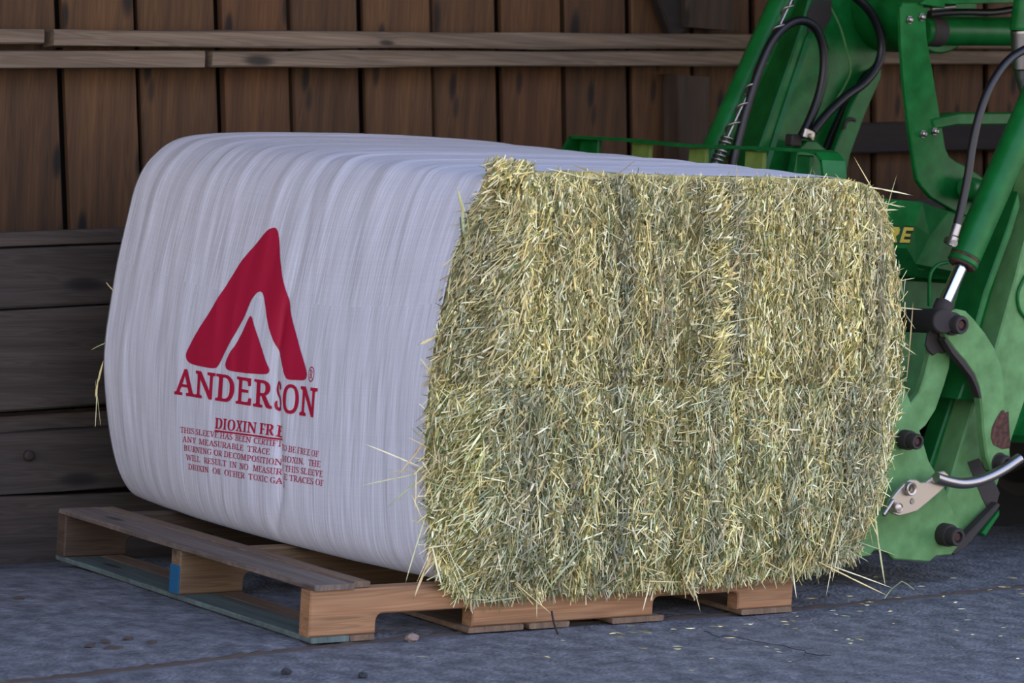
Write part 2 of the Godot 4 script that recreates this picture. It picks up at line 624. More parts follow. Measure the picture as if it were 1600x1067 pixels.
# Lettering between two baseline ends, in (z, y), with a cap height; up leans with the print.
func lettering(text: String, a: Vector2, b: Vector2, cap: float, bold := false, fat := 0.0) -> PackedVector2Array:
	var t := TextMesh.new()
	var f := SystemFont.new()
	f.font_names = PackedStringArray(["Droid Serif"])
	f.font_weight = 700 if bold else 400
	var v0 := FontVariation.new()
	v0.base_font = f
	v0.variation_embolden = fat
	t.font = v0
	t.font_size = 64
	t.pixel_size = 0.01
	t.depth = 0.0
	t.curve_step = 1.5
	t.horizontal_alignment = HORIZONTAL_ALIGNMENT_LEFT
	t.text = text
	var arr := t.get_mesh_arrays()
	var v: PackedVector3Array = arr[Mesh.ARRAY_VERTEX]
	var ix: PackedInt32Array = arr[Mesh.ARRAY_INDEX] if arr[Mesh.ARRAY_INDEX] != null else PackedInt32Array(range(v.size()))
	var lo := Vector2(1e9, 1e9)
	var hi := Vector2(-1e9, -1e9)
	for p in v:
		lo = lo.min(Vector2(p.x, p.y))
		hi = hi.max(Vector2(p.x, p.y))
	var out := PackedVector2Array()
	for k in ix:
		var q := Vector2((v[k].x - lo.x) / (hi.x - lo.x), (v[k].y - lo.y) / (hi.y - lo.y))
		out.append(a.lerp(b, q.x) + Vector2(0, cap * q.y))
	return out

# ------------------------------------------------------------------ hay
func blade(kind: int, sd: int) -> ArrayMesh:
	var r := RandomNumberGenerator.new()
	r.seed = sd
	var st := start()
	var segs := 3
	var bend := r.randf_range(-0.10, 0.10)
	var kink := r.randf_range(0.10, 0.22) if kind == 3 else 0.0
	var rings := []
	for i in segs + 1:
		var y := float(i) / segs - 0.5
		var mid := Vector3(bend * (1.0 - 4.0 * y * y) + kink * absf(y), y, 0)
		var ring := []
		if kind == 0 or kind == 3:
			for k in 3:
				var a := TAU * k / 3.0 + 0.4
				ring.append([Vector3(cos(a), 0, sin(a)) * 0.5, mid])
		else:
			var w := 0.5 * (1.0 - pow(absf(y * 2.0), 3.0) * (0.8 if kind == 1 else 0.4))
			var tw := y * r.randf_range(0.6, 1.6)
			ring.append([Vector3(-cos(tw) * w, 0, -sin(tw) * w), mid])
			ring.append([Vector3(sin(tw) * 0.10, 0, 0.10 * cos(tw) + 0.05), mid])
			ring.append([Vector3(cos(tw) * w, 0, sin(tw) * w), mid])
		rings.append(ring)
	# x and z are scaled by the width, so the bend is kept in units of width by the caller's basis
	var n: int = rings[0].size()
	for i in segs:
		for k in n:
			var q := (k + 1) % n
			var a: Vector3 = rings[i][k][0] + rings[i][k][1] * Vector3(4, 1, 1)
			var b: Vector3 = rings[i][q][0] + rings[i][q][1] * Vector3(4, 1, 1)
			var c: Vector3 = rings[i + 1][q][0] + rings[i + 1][q][1] * Vector3(4, 1, 1)
			var d: Vector3 = rings[i + 1][k][0] + rings[i + 1][k][1] * Vector3(4, 1, 1)
			quad(st, a, b, c, d, rings[i][k][0] + rings[i][q][0] + Vector3(0, 0, 0.001))
	return done(st)

const HAY_MID := Vector2(0.855, 0.495)
# The cut face hangs a little below the deck in front of the pallet.
func droop(p: float, q: float) -> float: return (-0.042 + 0.024 * smoothstep(-0.1, 0.9, p)) * smoothstep(-0.70, -1.0, q) * smoothstep(-1.02, -0.72, p)

# From a square (-1..1) to the bale's section at the front.
func hay_xy(p: float, q: float, grow := 1.0) -> Vector2:
	var r := maxf(absf(p), absf(q))
	if r < 1e-5: return HAY_MID
	var e := Vector2(p, q) / r
	# the outline in this direction, from the profile
	var dir := Vector2(e.x * 0.61, e.y * 0.41)
	var reach := hay_reach(dir.angle())
	return HAY_MID + dir.normalized() * (reach * r * grow)

var reach_table := PackedFloat32Array()
func hay_reach(angle: float) -> float:
	if reach_table.is_empty():
		var n := 360
		reach_table.resize(n)
		var hits := []
		for i in profile_front.size() * 20:
			var p := spline(profile_front, i / 20.0) - HAY_MID
			hits.append([fposmod(p.angle(), TAU), p.length()])
		hits.sort_custom(func(a, b): return a[0] < b[0])
		var k := 0
		for i in n:
			var a := TAU * i / n
			while k < hits.size() - 1 and hits[k][0] < a: k += 1
			reach_table[i] = hits[k][1]
	var x := fposmod(angle, TAU) / TAU * 360.0
	var i := int(x) % 360
	return lerpf(reach_table[i], reach_table[(i + 1) % 360], x - floor(x))

# Which upright layer (flake) of the hay a point belongs to, and how near it is to the layer's open joint (0..1).
func flake(x: float, y: float) -> Vector2:
	var s := x + 0.05 * (y - 0.5) + 0.016 * noise.get_noise_2d(x * 260.0, y * 300.0)
	s += 0.012 * noise.get_noise_1d(x * 900.0)
	var f := s / 0.041
	var w := absf(f - floor(f) - 0.5) * 2.0
	return Vector2(floor(f), smoothstep(0.72, 1.0, w))

# How far the cut face stands out towards the viewer.
func hay_face(p: float, q: float) -> float:
	var xy := hay_xy(p, q)
	var r := maxf(absf(p), absf(q))
	var z := 0.054 - 0.050 * smoothstep(0.84, 1.0, r) - 0.022 * smoothstep(1.55, 1.95, absf(p) + absf(q))
	var wob := 0.012 * noise.get_noise_1d(xy.y * 900.0)
	z -= 0.042 * exp(-pow((p + 0.035 + wob) / 0.026, 2)) + 0.022 * exp(-pow((q + wob) / 0.028, 2))
	z += 0.012 * exp(-pow((p - 0.09) / 0.06, 2)) + 0.012 * exp(-pow((p + 0.88) / 0.09, 2)) - 0.014 * exp(-pow((p + 0.72 + wob) / 0.03, 2)) * smoothstep(0.0, 0.2, q)
	var fl := flake(xy.x, xy.y)
	z -= 0.026 * fl.y * clampf(0.60 + 1.3 * noise.get_noise_2d(fl.x * 77.0, xy.y * 420.0), 0.0, 1.3) * (1.0 if q > 0 else 0.6)
	z += 0.008 * noise.get_noise_2d(fl.x * 130.0, xy.y * 200.0)
	z += 0.012 * noise.get_noise_2d(xy.x * 900.0, xy.y * 420.0) + 0.008 * noise.get_noise_2d(xy.x * 3300.0, xy.y * 1800.0)
	return z

func hay_core(sp: int, sq: int) -> ArrayMesh:
	var st := start(0)
	var n := 64
	var g := []
	for i in n + 1:
		var row := PackedVector3Array()
		for k in n + 1:
			var p := sp * float(i) / n
			var q := sq * float(k) / n
			var xy := hay_xy(p, q, 0.997)
			row.append(Vector3(xy.x, maxf(xy.y, 0.1145) + droop(p, q), maxf(0.008, hay_face(p, q) - 0.013)))
		g.append(row)
	for i in n:
		for k in n:
			quad(st, g[i][k], g[i + 1][k], g[i + 1][k + 1], g[i][k + 1], Vector3(0, 0, 1))
	# outer skin back to the rear, and the rear face
	var path := PackedVector3Array()
	for k in n + 1: path.append(g[n][k])
	for i in range(n - 1, -1, -1): path.append(g[i][n])
	var lip := PackedVector3Array()
	for p in path: lip.append(Vector3(p.x, maxf(p.y, 0.1145), 0.0055))
	var rear := PackedVector3Array()
	for p in lip: rear.append(Vector3(0.84 + (p.x - 0.855) * 0.975, 0.50 + (p.y - 0.50) * 0.975, -BALE_LENGTH + 0.012))
	st.set_smooth_group(1)
	for i in path.size() - 1:
		var away := path[i] - Vector3(0.855, 0.495, path[i].z)
		quad(st, path[i], path[i + 1], lip[i + 1], lip[i], away)
		quad(st, lip[i], lip[i + 1], rear[i + 1], rear[i], away)
	st.set_smooth_group(2)
	var c := Vector3(0.84, 0.495, -BALE_LENGTH + 0.012)
	for i in path.size() - 1:
		tri(st, c, rear[i], rear[i + 1], Vector3(0, 0, -1))
	return done(st)

# Dried stems and leaves: straw, cream, olive, green, grey-green, tan.
const HAY_TONES := [Color(0.87, 0.80, 0.52), Color(0.98, 0.94, 0.73), Color(0.56, 0.54, 0.30), Color(0.45, 0.48, 0.28), Color(0.71, 0.74, 0.57), Color(0.70, 0.62, 0.45)]
func rand_color(yellow: float, layer: float) -> Color:
	var x := rng.randf()
	var cuts := [0.20 + 0.16 * yellow, 0.40 + 0.16 * yellow, 0.58 + 0.16 * yellow, 0.74 + 0.12 * yellow, 0.93, 1.0]
	var k := 0
	while k < 5 and x > cuts[k]: k += 1
	var c: Color = HAY_TONES[k]
	var t := noise.get_noise_1d(layer * 211.0)
	var v := rng.randf_range(0.74, 1.12) * (1.0 + 0.26 * t)
	return Color(minf(1, c.r * v * (1.0 + 0.03 * t)), minf(1, c.g * v), minf(1, c.b * v * (1.0 - 0.10 * t))).srgb_to_linear()

# A strand's placement: its middle, its direction, its width and length.
func strand(at: Vector3, d: Vector3, w: float, l: float) -> Transform3D:
	d = d.normalized()
	var x := d.cross(Vector3(rng.randf_range(-0.5, 0.5), rng.randf_range(-0.3, 0.3), 1)).normalized()
	var z := x.cross(d).normalized()
	if rng.randf() < 0.5: x = -x
	return Transform3D(Basis(x * w, d * l, z * w), at)

func hay_strands(sp: int, sq: int, count: int) -> Array:
	# kinds: 0 stem, 1 leaf, 2 chaff, 3 bent stem
	var sets := [[], [], [], []]
	for i in count:
		var p := sp * rng.randf()
		var q := sq * rng.randf()
		var rim := rng.randf() < 0.13
		if rim:
			if rng.randf() < 0.5: p = sp * rng.randf_range(0.9, 1.0)
			else: q = sq * rng.randf_range(0.9, 1.0)
		var r := maxf(absf(p), absf(q))
		var xy := hay_xy(p, q, 0.997)
		var z := hay_face(p, q)
		var upper := smoothstep(-0.12, 0.12, q + 0.25 * noise.get_noise_2d(p * 400.0, q * 300.0))
		# folded stems lie across along the left edge and right of the upright seam
		var edge := maxf(exp(-pow((p - 0.085) / 0.07, 2)) * smoothstep(-0.5, 0.1, q), smoothstep(-0.76, -0.88, p))
		var x := rng.randf()
		var kind := 0 if x < 0.26 else (1 if x < 0.60 else (2 if x < 0.88 else 3))
		var l := 0.0
		var w := 0.0
		match kind:
			0:
				l = rng.randf_range(0.014, 0.052)
				w = rng.randf_range(0.0013, 0.0026)
			1:
				l = rng.randf_range(0.010, 0.038)
				w = rng.randf_range(0.0020, 0.0044)
			2:
				l = rng.randf_range(0.005, 0.015)
				w = rng.randf_range(0.0022, 0.0052)
			3:
				l = rng.randf_range(0.016, 0.042)
				w = rng.randf_range(0.0014, 0.0026)
		if upper < 0.5: l *= 1.25
		var fl := flake(xy.x, xy.y)
		var a := rng.randfn(0.03 + 0.25 * noise.get_noise_1d(fl.x * 57.0), 0.36)
		if rng.randf() < 0.42 - 0.15 * upper: a = rng.randf_range(-1.57, 1.57)
		if rng.randf() < edge * 0.8:
			a = rng.randfn(1.1 if p > -0.5 else 0.85, 0.42)
			l *= 1.5
		if absf(q) < 0.05 and rng.randf() < 0.45: a = rng.randfn(1.2, 0.4)
		var open := maxf(fl.y * (1.0 if q > 0 else 0.7), exp(-pow((p + 0.035) / 0.026, 2)))
		if open > 0.4 and rng.randf() < open:
			a = rng.randfn(0.0, 0.16)
			l *= 0.75
		var tilt := rng.randfn(0.0, 0.24 * (1.0 - 0.6 * open))
		var d := Vector3(sin(a) * cos(tilt), cos(a) * cos(tilt), sin(tilt))
		var out := rng.randf()
		var at := Vector3(xy.x, xy.y + droop(p, q), z - 0.011 + 0.027 * out * out * (1.0 - 0.75 * open))
		var away := Vector3(xy.x - HAY_MID.x, xy.y - HAY_MID.y, 0).normalized()
		if r > 0.94:
			var k := smoothstep(0.94, 1.0, r)
			at.z += k * rng.randf_range(-0.006, 0.016)
			if q > 0.9:
				# under the sleeve's upper edge the strands lie flat
				at.y -= k * rng.randf_range(0.004, 0.024)
				d.y *= 0.5
			else:
				at += away * k * rng.randf_range(-0.005, 0.009)
				d -= away * (d.dot(away)) * 0.5
				if rng.randf() < 0.10: d += away * rng.randf_range(0.3, 1.0)
			if q < -0.9 and rng.randf() < 0.5: d = Vector3(rng.randfn(0, 0.5), -1, rng.randfn(0.1, 0.25))
		at.z = maxf(at.z, 0.006)
		if at.y < 0.14:
			at.z = maxf(at.z, 0.014)
			d.z = absf(d.z)
		sets[kind].append([strand(at, d, w, l), rand_color(upper, fl.x + (0.0 if q > 0 else 40.0))])
	if sp < 0 and sq > 0:
		# a tuft pushed up over the sleeve at the upper left corner
		for i in 420:
			var c := Vector3(rng.randf_range(0.335, 0.43), rng.randf_range(0.885, 0.925), rng.randf_range(0.012, 0.05))
			c.y += 0.012 * rng.randf() * (1.0 - absf(c.x - 0.37) / 0.06)
			var a := rng.randfn(0.75, 0.5)
			sets[[0, 1, 1, 3][i % 4]].append([strand(c, Vector3(sin(a), cos(a), rng.randfn(0, 0.3)), rng.randf_range(0.0016, 0.0036), rng.randf_range(0.014, 0.036)), rand_color(1.0, 5.0)])
	return sets

func multi(called: String, mesh: Mesh, list: Array, m: Material, parent: Node3D) -> void:
	var mm := MultiMesh.new()
	mm.transform_format = MultiMesh.TRANSFORM_3D
	mm.use_colors = true
	mm.mesh = mesh
	mm.instance_count = list.size()
	for i in list.size():
		mm.set_instance_transform(i, list[i][0])
		mm.set_instance_color(i, list[i][1])
	var o := MultiMeshInstance3D.new()
	o.name = called
	o.multimesh = mm
	o.material_override = m
	o.set_meta("kind", "stuff")
	parent.add_child(o, true)
	if parent != self: o.global_position = Vector3.ZERO

func build_bale() -> void:
	var bale := thing("hay_bale", Vector3(0.86, 0.1135, -0.6))
	tag(bale, "large block of pale green hay in a white printed sleeve on the pallet", "hay bale")
	var sleeve := part("sleeve", sleeve_mesh(), M.sleeve, bale, "white woven plastic sleeve with red print")
	# the print on the left face
	var big: PackedVector2Array = PackedVector2Array([Vector2(-0.6114, 0.7503), Vector2(-0.6217, 0.752), Vector2(-0.6402, 0.7434), Vector2(-0.6702, 0.715), Vector2(-0.7078, 0.6754), Vector2(-0.7369, 0.6363), Vector2(-0.7669, 0.5939), Vector2(-0.7988, 0.5509), Vector2(-0.828, 0.5141), Vector2(-0.8535, 0.4775), Vector2(-0.8609, 0.4612), Vector2(-0.8546, 0.4495), Vector2(-0.8367, 0.4439), Vector2(-0.797, 0.4426), Vector2(-0.749, 0.4441), Vector2(-0.7335, 0.4525), Vector2(-0.7185, 0.4761), Vector2(-0.6974, 0.5057), Vector2(-0.6777, 0.535), Vector2(-0.6586, 0.5642), Vector2(-0.6456, 0.5927), Vector2(-0.6346, 0.6088), Vector2(-0.6214, 0.6178), Vector2(-0.6079, 0.616), Vector2(-0.5932, 0.5974), Vector2(-0.5759, 0.569), Vector2(-0.5552, 0.541), Vector2(-0.5255, 0.5081), Vector2(-0.505, 0.4864), Vector2(-0.4878, 0.4585), Vector2(-0.4731, 0.4506), Vector2(-0.4423, 0.4528), Vector2(-0.4199, 0.4553), Vector2(-0.4116, 0.4621), Vector2(-0.4117, 0.4698), Vector2(-0.4218, 0.4864), Vector2(-0.4439, 0.5165), Vector2(-0.4681, 0.5496), Vector2(-0.4896, 0.5772), Vector2(-0.5128, 0.6107), Vector2(-0.5371, 0.6444), Vector2(-0.5605, 0.6784), Vector2(-0.5833, 0.7126), Vector2(-0.6008, 0.7415)])
	var small: PackedVector2Array = PackedVector2Array([Vector2(-0.635, 0.5652), Vector2(-0.6411, 0.5598), Vector2(-0.6556, 0.5342), Vector2(-0.6752, 0.5049), Vector2(-0.6969, 0.4783), Vector2(-0.7071, 0.4608), Vector2(-0.7057, 0.4512), Vector2(-0.6951, 0.4462), Vector2(-0.6643, 0.4453), Vector2(-0.6105, 0.4481), Vector2(-0.5596, 0.4519), Vector2(-0.5464, 0.4563), Vector2(-0.5444, 0.4643), Vector2(-0.5562, 0.478), Vector2(-0.5774, 0.5028), Vector2(-0.5997, 0.5276), Vector2(-0.6158, 0.5471), Vector2(-0.6277, 0.5623)])
	var tris := cut_up(rounded(big))
	tris.append_array(cut_up(rounded(small)))
	var emblem := part("emblem", laid(tris), M.print, sleeve, "crimson arrowhead letter A emblem")
	emblem.position = Vector3.ZERO
	var heads := PackedVector2Array()
	for w in [
		["ANDER", PackedVector2Array([Vector2(-0.8953, 0.3721), Vector2(-0.5263, 0.3831)]), 0.0575],
		["S", PackedVector2Array([Vector2(-0.5209, 0.382), Vector2(-0.4955, 0.3808)]), 0.062],
		["ON", PackedVector2Array([Vector2(-0.488, 0.3799), Vector2(-0.367, 0.3843)]), 0.061]]:
		heads.append_array(lettering(w[0], w[1][0], w[1][1], w[2], false, 0.55))
	var name_print := part("lettering", laid(heads), M.print, sleeve, "crimson capital lettering below the emblem")
	name_print.position = Vector3.ZERO
	var lines := PackedVector2Array()
	for w in [
		["DIOXIN FR", PackedVector2Array([Vector2(-0.733, 0.317), Vector2(-0.5128, 0.3291)]), 0.0235, true],
		["E", PackedVector2Array([Vector2(-0.5085, 0.3291), Vector2(-0.4854, 0.329)]), 0.0235, true],
		["THIS SLEEVE HAS BEEN CERTIFI", PackedVector2Array([Vector2(-0.8694, 0.2921), Vector2(-0.493, 0.3089)]), 0.0128, false],
		["TO BE FREE OF", PackedVector2Array([Vector2(-0.4838, 0.303), Vector2(-0.3482, 0.3063)]), 0.0128, false],
		["ANY  MEASURABLE  TRACE", PackedVector2Array([Vector2(-0.8602, 0.2732), Vector2(-0.5198, 0.2888)]), 0.0128, false],
		["DIOXIN.  THE", PackedVector2Array([Vector2(-0.4798, 0.2808), Vector2(-0.339, 0.287)]), 0.0128, false],
		["BURNING OR DECOMPOSITION", PackedVector2Array([Vector2(-0.8538, 0.2547), Vector2(-0.485, 0.2712)]), 0.0128, false],
		["F THIS SLEEVE", PackedVector2Array([Vector2(-0.4788, 0.2619), Vector2(-0.3293, 0.2683)]), 0.0128, false],
		["WILL  RESULT  IN  NO  MEASUR", PackedVector2Array([Vector2(-0.8457, 0.2357), Vector2(-0.482, 0.2519)]), 0.0128, false],
		["LE TRACES OF", PackedVector2Array([Vector2(-0.4773, 0.2441), Vector2(-0.3242, 0.2502)]), 0.0128, false],
		["DIOXIN  OR  OTHER  TOXIC GA", PackedVector2Array([Vector2(-0.8372, 0.2162), Vector2(-0.4789, 0.2332)]), 0.0128, false],
		["S", PackedVector2Array([Vector2(-0.4747, 0.229), Vector2(-0.4622, 0.2271)]), 0.0128, false]]:
		lines.append_array(lettering(w[0], w[1][0], w[1][1], w[2], w[3]))
	var bar: PackedVector2Array = PackedVector2Array([Vector2(-0.7327, 0.3146), Vector2(-0.606, 0.3217), Vector2(-0.4851, 0.3266), Vector2(-0.4846, 0.3231), Vector2(-0.6055, 0.3182), Vector2(-0.7323, 0.3109)])
	lines.append_array(cut_up(bar))
	var small_print := part("small_print", laid(lines), M.print, sleeve, "small dark red printed notice in five lines")
	small_print.position = Vector3.ZERO
	var mark := PackedVector2Array()
	var mc: PackedVector2Array = PackedVector2Array([Vector2(-0.3933, 0.47)])
	for k in 28:
		var a0 := TAU * k / 28.0
		var a1 := TAU * (k + 1) / 28.0
		var e0 := Vector2(cos(a0) * 0.0105, sin(a0) * 0.0155)
		var e1 := Vector2(cos(a1) * 0.0105, sin(a1) * 0.0155)
		for q in [e0 * 0.86, e0, e1, e0 * 0.86, e1, e1 * 0.86]: mark.append(mc[0] + q)
	mark.append_array(lettering("R", mc[0] + Vector2(-0.0052, -0.0085), mc[0] + Vector2(0.0058, -0.0085), 0.017))
	var reg := part("registered_mark", laid(mark), M.print, sleeve, "small ringed letter R")
	reg.position = Vector3.ZERO
	var blades := [blade(0, 1), blade(1, 2), blade(2, 3), blade(3, 4)]
	var straw_meshes := []
	for i in 6: straw_meshes.append(long_straw(i))
	var names := ["hay_stems", "hay_leaves", "hay_chaff", "hay_bent_stems"]
	for b in [[-1, 1, "upper left hay block, yellower and finely cut"], [1, 1, "upper right hay block beside the upright seam"], [-1, -1, "lower left hay block with longer grey-green strands"], [1, -1, "lower right hay block with grey-green strands"]]:
		var block := part("hay_block", hay_core(b[0], b[1]), M.hay_core, bale, b[2])
		var sets := hay_strands(b[0], b[1], HAY)
		for k in 4: multi(names[k], blades[k], sets[k], M.hay, block)
		for i in 64:
			var p: float = b[0] * rng.randf_range(0.02, 1.0)
			var q: float = b[1] * rng.randf_range(0.02, 1.0)
			if i % 5 == 0:
				if rng.randf() < 0.6: p = b[0] * rng.randf_range(0.96, 1.0)
				else: q = b[1] * rng.randf_range(0.96, 1.0)
			var r := maxf(absf(p), absf(q))
			var xy := hay_xy(p, q)
			var a := rng.randfn(0.1, 0.6)
			var d := Vector3(sin(a), cos(a), rng.randfn(0.05, 0.2))
			var away := Vector3(xy.x - HAY_MID.x, xy.y - HAY_MID.y, 0).normalized()
			var l := rng.randf_range(0.04, 0.085)
			var at := Vector3(xy.x, xy.y + droop(p, q), hay_face(p, q) + 0.008)
			if r > 0.94:
				d = away * rng.randf_range(0.0, 0.9) + Vector3(rng.randfn(0, 0.5), rng.randfn(-0.25, 0.5), rng.randfn(0.2, 0.25))
				if q > 0.93: d.y *= 0.3
				at += away * 0.004
			at.z = maxf(at.z, 0.012)
			d.z = absf(d.z)
			if at.y < 0.13: d.y = -absf(d.y)
			d = d.normalized()
			if at.y < 0.19: at.z = maxf(at.z, 0.02) + d.z * l * 0.5 + 0.006
			if at.y - absf(d.y) * l * 0.5 < 0.02: at.y = 0.02 + absf(d.y) * l * 0.5
			loose(straw_meshes[i % 6], at, d, rng.randf_range(0.0013, 0.0022), l, M.straws[rng.randi() % 5], block)
	var left_low: Node3D = bale.get_child(3)
	# stems that stick out past the sleeve's front edge on the left
	for s in STICKING:
		loose(straw_meshes[int(s[2]) % 6], (s[0] + s[1]) * 0.5, s[1] - s[0], s[3], s[0].distance_to(s[1]), M.straws[int(s[2]) % 5], left_low)

func loose(mesh: Mesh, at: Vector3, d: Vector3, w: float, l: float, m: Material, parent: Node3D) -> void:
	var o := MeshInstance3D.new()
	o.name = "straw"
	o.mesh = mesh
	o.material_override = m
	parent.add_child(o, true)
	o.global_transform = strand(at, d, w, l)

func long_straw(sd: int) -> ArrayMesh:
	var r := RandomNumberGenerator.new()
	r.seed = 200 + sd
	var pts := PackedVector3Array()
	var b := r.randf_range(-2.0, 2.0)
	var k := r.randf_range(-1.5, 1.5)
	for i in 6:
		var y := i / 5.0 - 0.5
		pts.append(Vector3(b * (1 - 4 * y * y), y, k * y * y * 2))
	var st := start()
	tube(st, pts, 0.55, 5, 0.35)
	return done(st)

const HAY := 19000
var STICKING := [[Vector3(0.1855, 0.3897, -1.1900), Vector3(0.1768, 0.3438, -1.1900), 0, 0.0022], [Vector3(0.1768, 0.3438, -1.1900), Vector3(0.1771, 0.2821, -1.1900), 1, 0.0020], [Vector3(0.1768, 0.3438, -1.1900), Vector3(0.1884, 0.2820, -1.1900), 2, 0.0015], [Vector3(0.1870, 0.4498, -1.1900), Vector3(0.1650, 0.4398, -1.1900), 3, 0.0022], [Vector3(0.2043, 0.5730, -1.1900), Vector3(0.1906, 0.5857, -1.1900), 4, 0.0016], [Vector3(0.3585, 0.8627, 0.0100), Vector3(0.3255, 0.8810, 0.0200), 5, 0.0020], [Vector3(1.3232, 0.9101, 0.0000), Vector3(1.4187, 0.8984, 0.0300), 6, 0.0016], [Vector3(1.4021, 0.8583, 0.0100), Vector3(1.4016, 0.9211, 0.0300), 7, 0.0016], [Vector3(1.4580, 0.6655, 0.0000), Vector3(1.4889, 0.6190, 0.0200), 8, 0.0020], [Vector3(1.4889, 0.6190, 0.0200), Vector3(1.4869, 0.5218, 0.0200), 9, 0.0020], [Vector3(1.2787, 0.1042, 0.0200), Vector3(1.4079, 0.0491, 0.0400), 10, 0.0018], [Vector3(1.3069, 0.0961, 0.0200), Vector3(1.4257, 0.0580, 0.0400), 11, 0.0018], [Vector3(1.4362, 0.2204, 0.0000), Vector3(1.4475, 0.0848, 0.0300), 12, 0.0020], [Vector3(0.2412, 0.3831, 0.0100), Vector3(0.2028, 0.4061, 0.0200), 13, 0.0020], [Vector3(0.2464, 0.3955, 0.0100), Vector3(0.1846, 0.3315, 0.0150), 14, 0.0035], [Vector3(0.2693, 0.3564, 0.0200), Vector3(0.2072, 0.3850, 0.0200), 15, 0.0020], [Vector3(0.2522, 0.3254, 0.0000), Vector3(0.1254, 0.3693, 0.0200), 16, 0.0016], [Vector3(0.2479, 0.3218, 0.0000), Vector3(0.1208, 0.3079, 0.0200), 17, 0.0016], [Vector3(0.2436, 0.3194, 0.0000), Vector3(0.1604, 0.2761, 0.0300), 18, 0.0018], [Vector3(0.2419, 0.3219, 0.0000), Vector3(0.1522, 0.3306, 0.0300), 19, 0.0014], [Vector3(0.2124, 0.3105, 0.0200), Vector3(0.2070, 0.2685, 0.0300), 20, 0.0022], [Vector3(0.2070, 0.2685, 0.0300), Vector3(0.2432, 0.2271, 0.0100), 21, 0.0022], [Vector3(0.2447, 0.2271, 0.0100), Vector3(0.2039, 0.1418, 0.0300), 22, 0.0016], [Vector3(0.2399, 0.2310, 0.0100), Vector3(0.2051, 0.2326, 0.0300), 23, 0.0016], [Vector3(0.2716, 0.1672, 0.0100), Vector3(0.2262, 0.1022, 0.0300), 24, 0.0026], [Vector3(0.2649, 0.1762, 0.0100), Vector3(0.2274, 0.1271, 0.0300), 25, 0.0014], [Vector3(0.2666, 0.1614, 0.0200), Vector3(0.2764, 0.1162, 0.0300), 26, 0.0045], [Vector3(0.2757, 0.8573, 0.0200), Vector3(0.2945, 0.8201, 0.0100), 27, 0.0045], [Vector3(0.2945, 0.8201, 0.0100), Vector3(0.3036, 0.7782, 0.0100), 28, 0.0035], [Vector3(0.2577, 0.6738, 0.0000), Vector3(0.2282, 0.6675, 0.0300), 29, 0.0020], [Vector3(0.2817, 0.5908, 0.0000), Vector3(0.2147, 0.5766, 0.0200), 30, 0.0024], [Vector3(0.2663, 0.5945, 0.0000), Vector3(0.2148, 0.5753, 0.0200), 31, 0.0016], [Vector3(0.2709, 0.5310, 0.0000), Vector3(0.2075, 0.5800, 0.0300), 32, 0.0012]]

# ------------------------------------------------------------------ pallet
func build_pallet() -> void:
	var t := thing("pallet", Vector3(0.61, 0.0, -0.508))
	tag(t, "wooden stringer pallet with notched sides under the hay bale", "pallet")
	var inch := 0.0254
	var b := 0.0115
	var h := 0.0889
	var top := b + h
	var zs := [0.0, -0.489, -0.978]
	for i in 3:
		var o := PackedVector2Array()
		var rr := 0.014
		o.append(Vector2(0, b))
		for n in [6.0, 33.0]:
			var x0: float = n * inch
			var x1: float = x0 + 9.0 * inch
			var y1 := b + 1.5 * inch
			o.append(Vector2(x0, b))
			for k in 5: o.append(Vector2(x0 + rr - rr * cos(k * PI / 8), y1 - rr + rr * sin(k * PI / 8)))
			for k in 5: o.append(Vector2(x1 - rr + rr * sin(k * PI / 8), y1 - rr + rr * cos(k * PI / 8)))
			o.append(Vector2(x1, b))
		o.append(Vector2(48 * inch, b))
		o.append(Vector2(48 * inch, top))
		o.append(Vector2(0, top))
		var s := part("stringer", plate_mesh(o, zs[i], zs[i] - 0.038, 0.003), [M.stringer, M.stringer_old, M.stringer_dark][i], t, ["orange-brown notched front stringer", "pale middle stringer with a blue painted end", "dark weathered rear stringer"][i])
		if i == 1:
			var bl := part("blue_end", box_mesh(Vector3(-0.0005, b + h * 0.34, zs[i] - 0.019), Vector3(0.003, h * 0.66, 0.037), 0.001), M.blue_paint, s, "blue paint on the stringer's end")
			bl.position = Vector3.ZERO
	# deck boards run front to rear
	var decks := [[0.004, 0.092, 0], [0.098, 0.038, 1], [0.41, 0.14, 1], [0.60, 0.09, 0], [0.745, 0.14, 2], [0.935, 0.09, 1], [1.083, 0.135, 0]]
	var k := 0
	for d in decks:
		var z0 := 0.004 if k == 0 else (-0.004 if k == 1 else -0.012)
		var lift: float = 0.0 if k != 1 else 0.002
		part("deck_board", plank(Vector3(d[0] + d[1] * 0.5, top + b * 0.5 + lift, z0), Vector3(d[0] + d[1] * 0.5, top + b * 0.5, -1.018), Vector3(d[1], 0, 0), Vector3(0, b, 0), 6, 0.0012, 300 + k, 0.002), M.deck[d[2]], t, "grey split edge board" if k < 2 else "")
		k += 1
	for d in [[0.002, 0.088, true], [0.092, 0.055, false], [0.37, 0.135, false], [0.52, 0.10, false], [0.73, 0.135, false], [1.075, 0.14, false]]:
		part("bottom_board", plank(Vector3(d[0] + d[1] * 0.5, b * 0.5, 0.004), Vector3(d[0] + d[1] * 0.5, b * 0.5, -1.018), Vector3(d[1], 0, 0), Vector3(0, b - 0.0006, 0), 6, 0.0008, 340 + k, 0.002), M.deck_green if d[2] else M.deck[1], t, "green-grey bottom board" if d[2] else "")
		k += 1

# ------------------------------------------------------------------ wall, ground, roof
const TILT := 0.055
func wall_y(x: float, y: float) -> float: return y + TILT * x

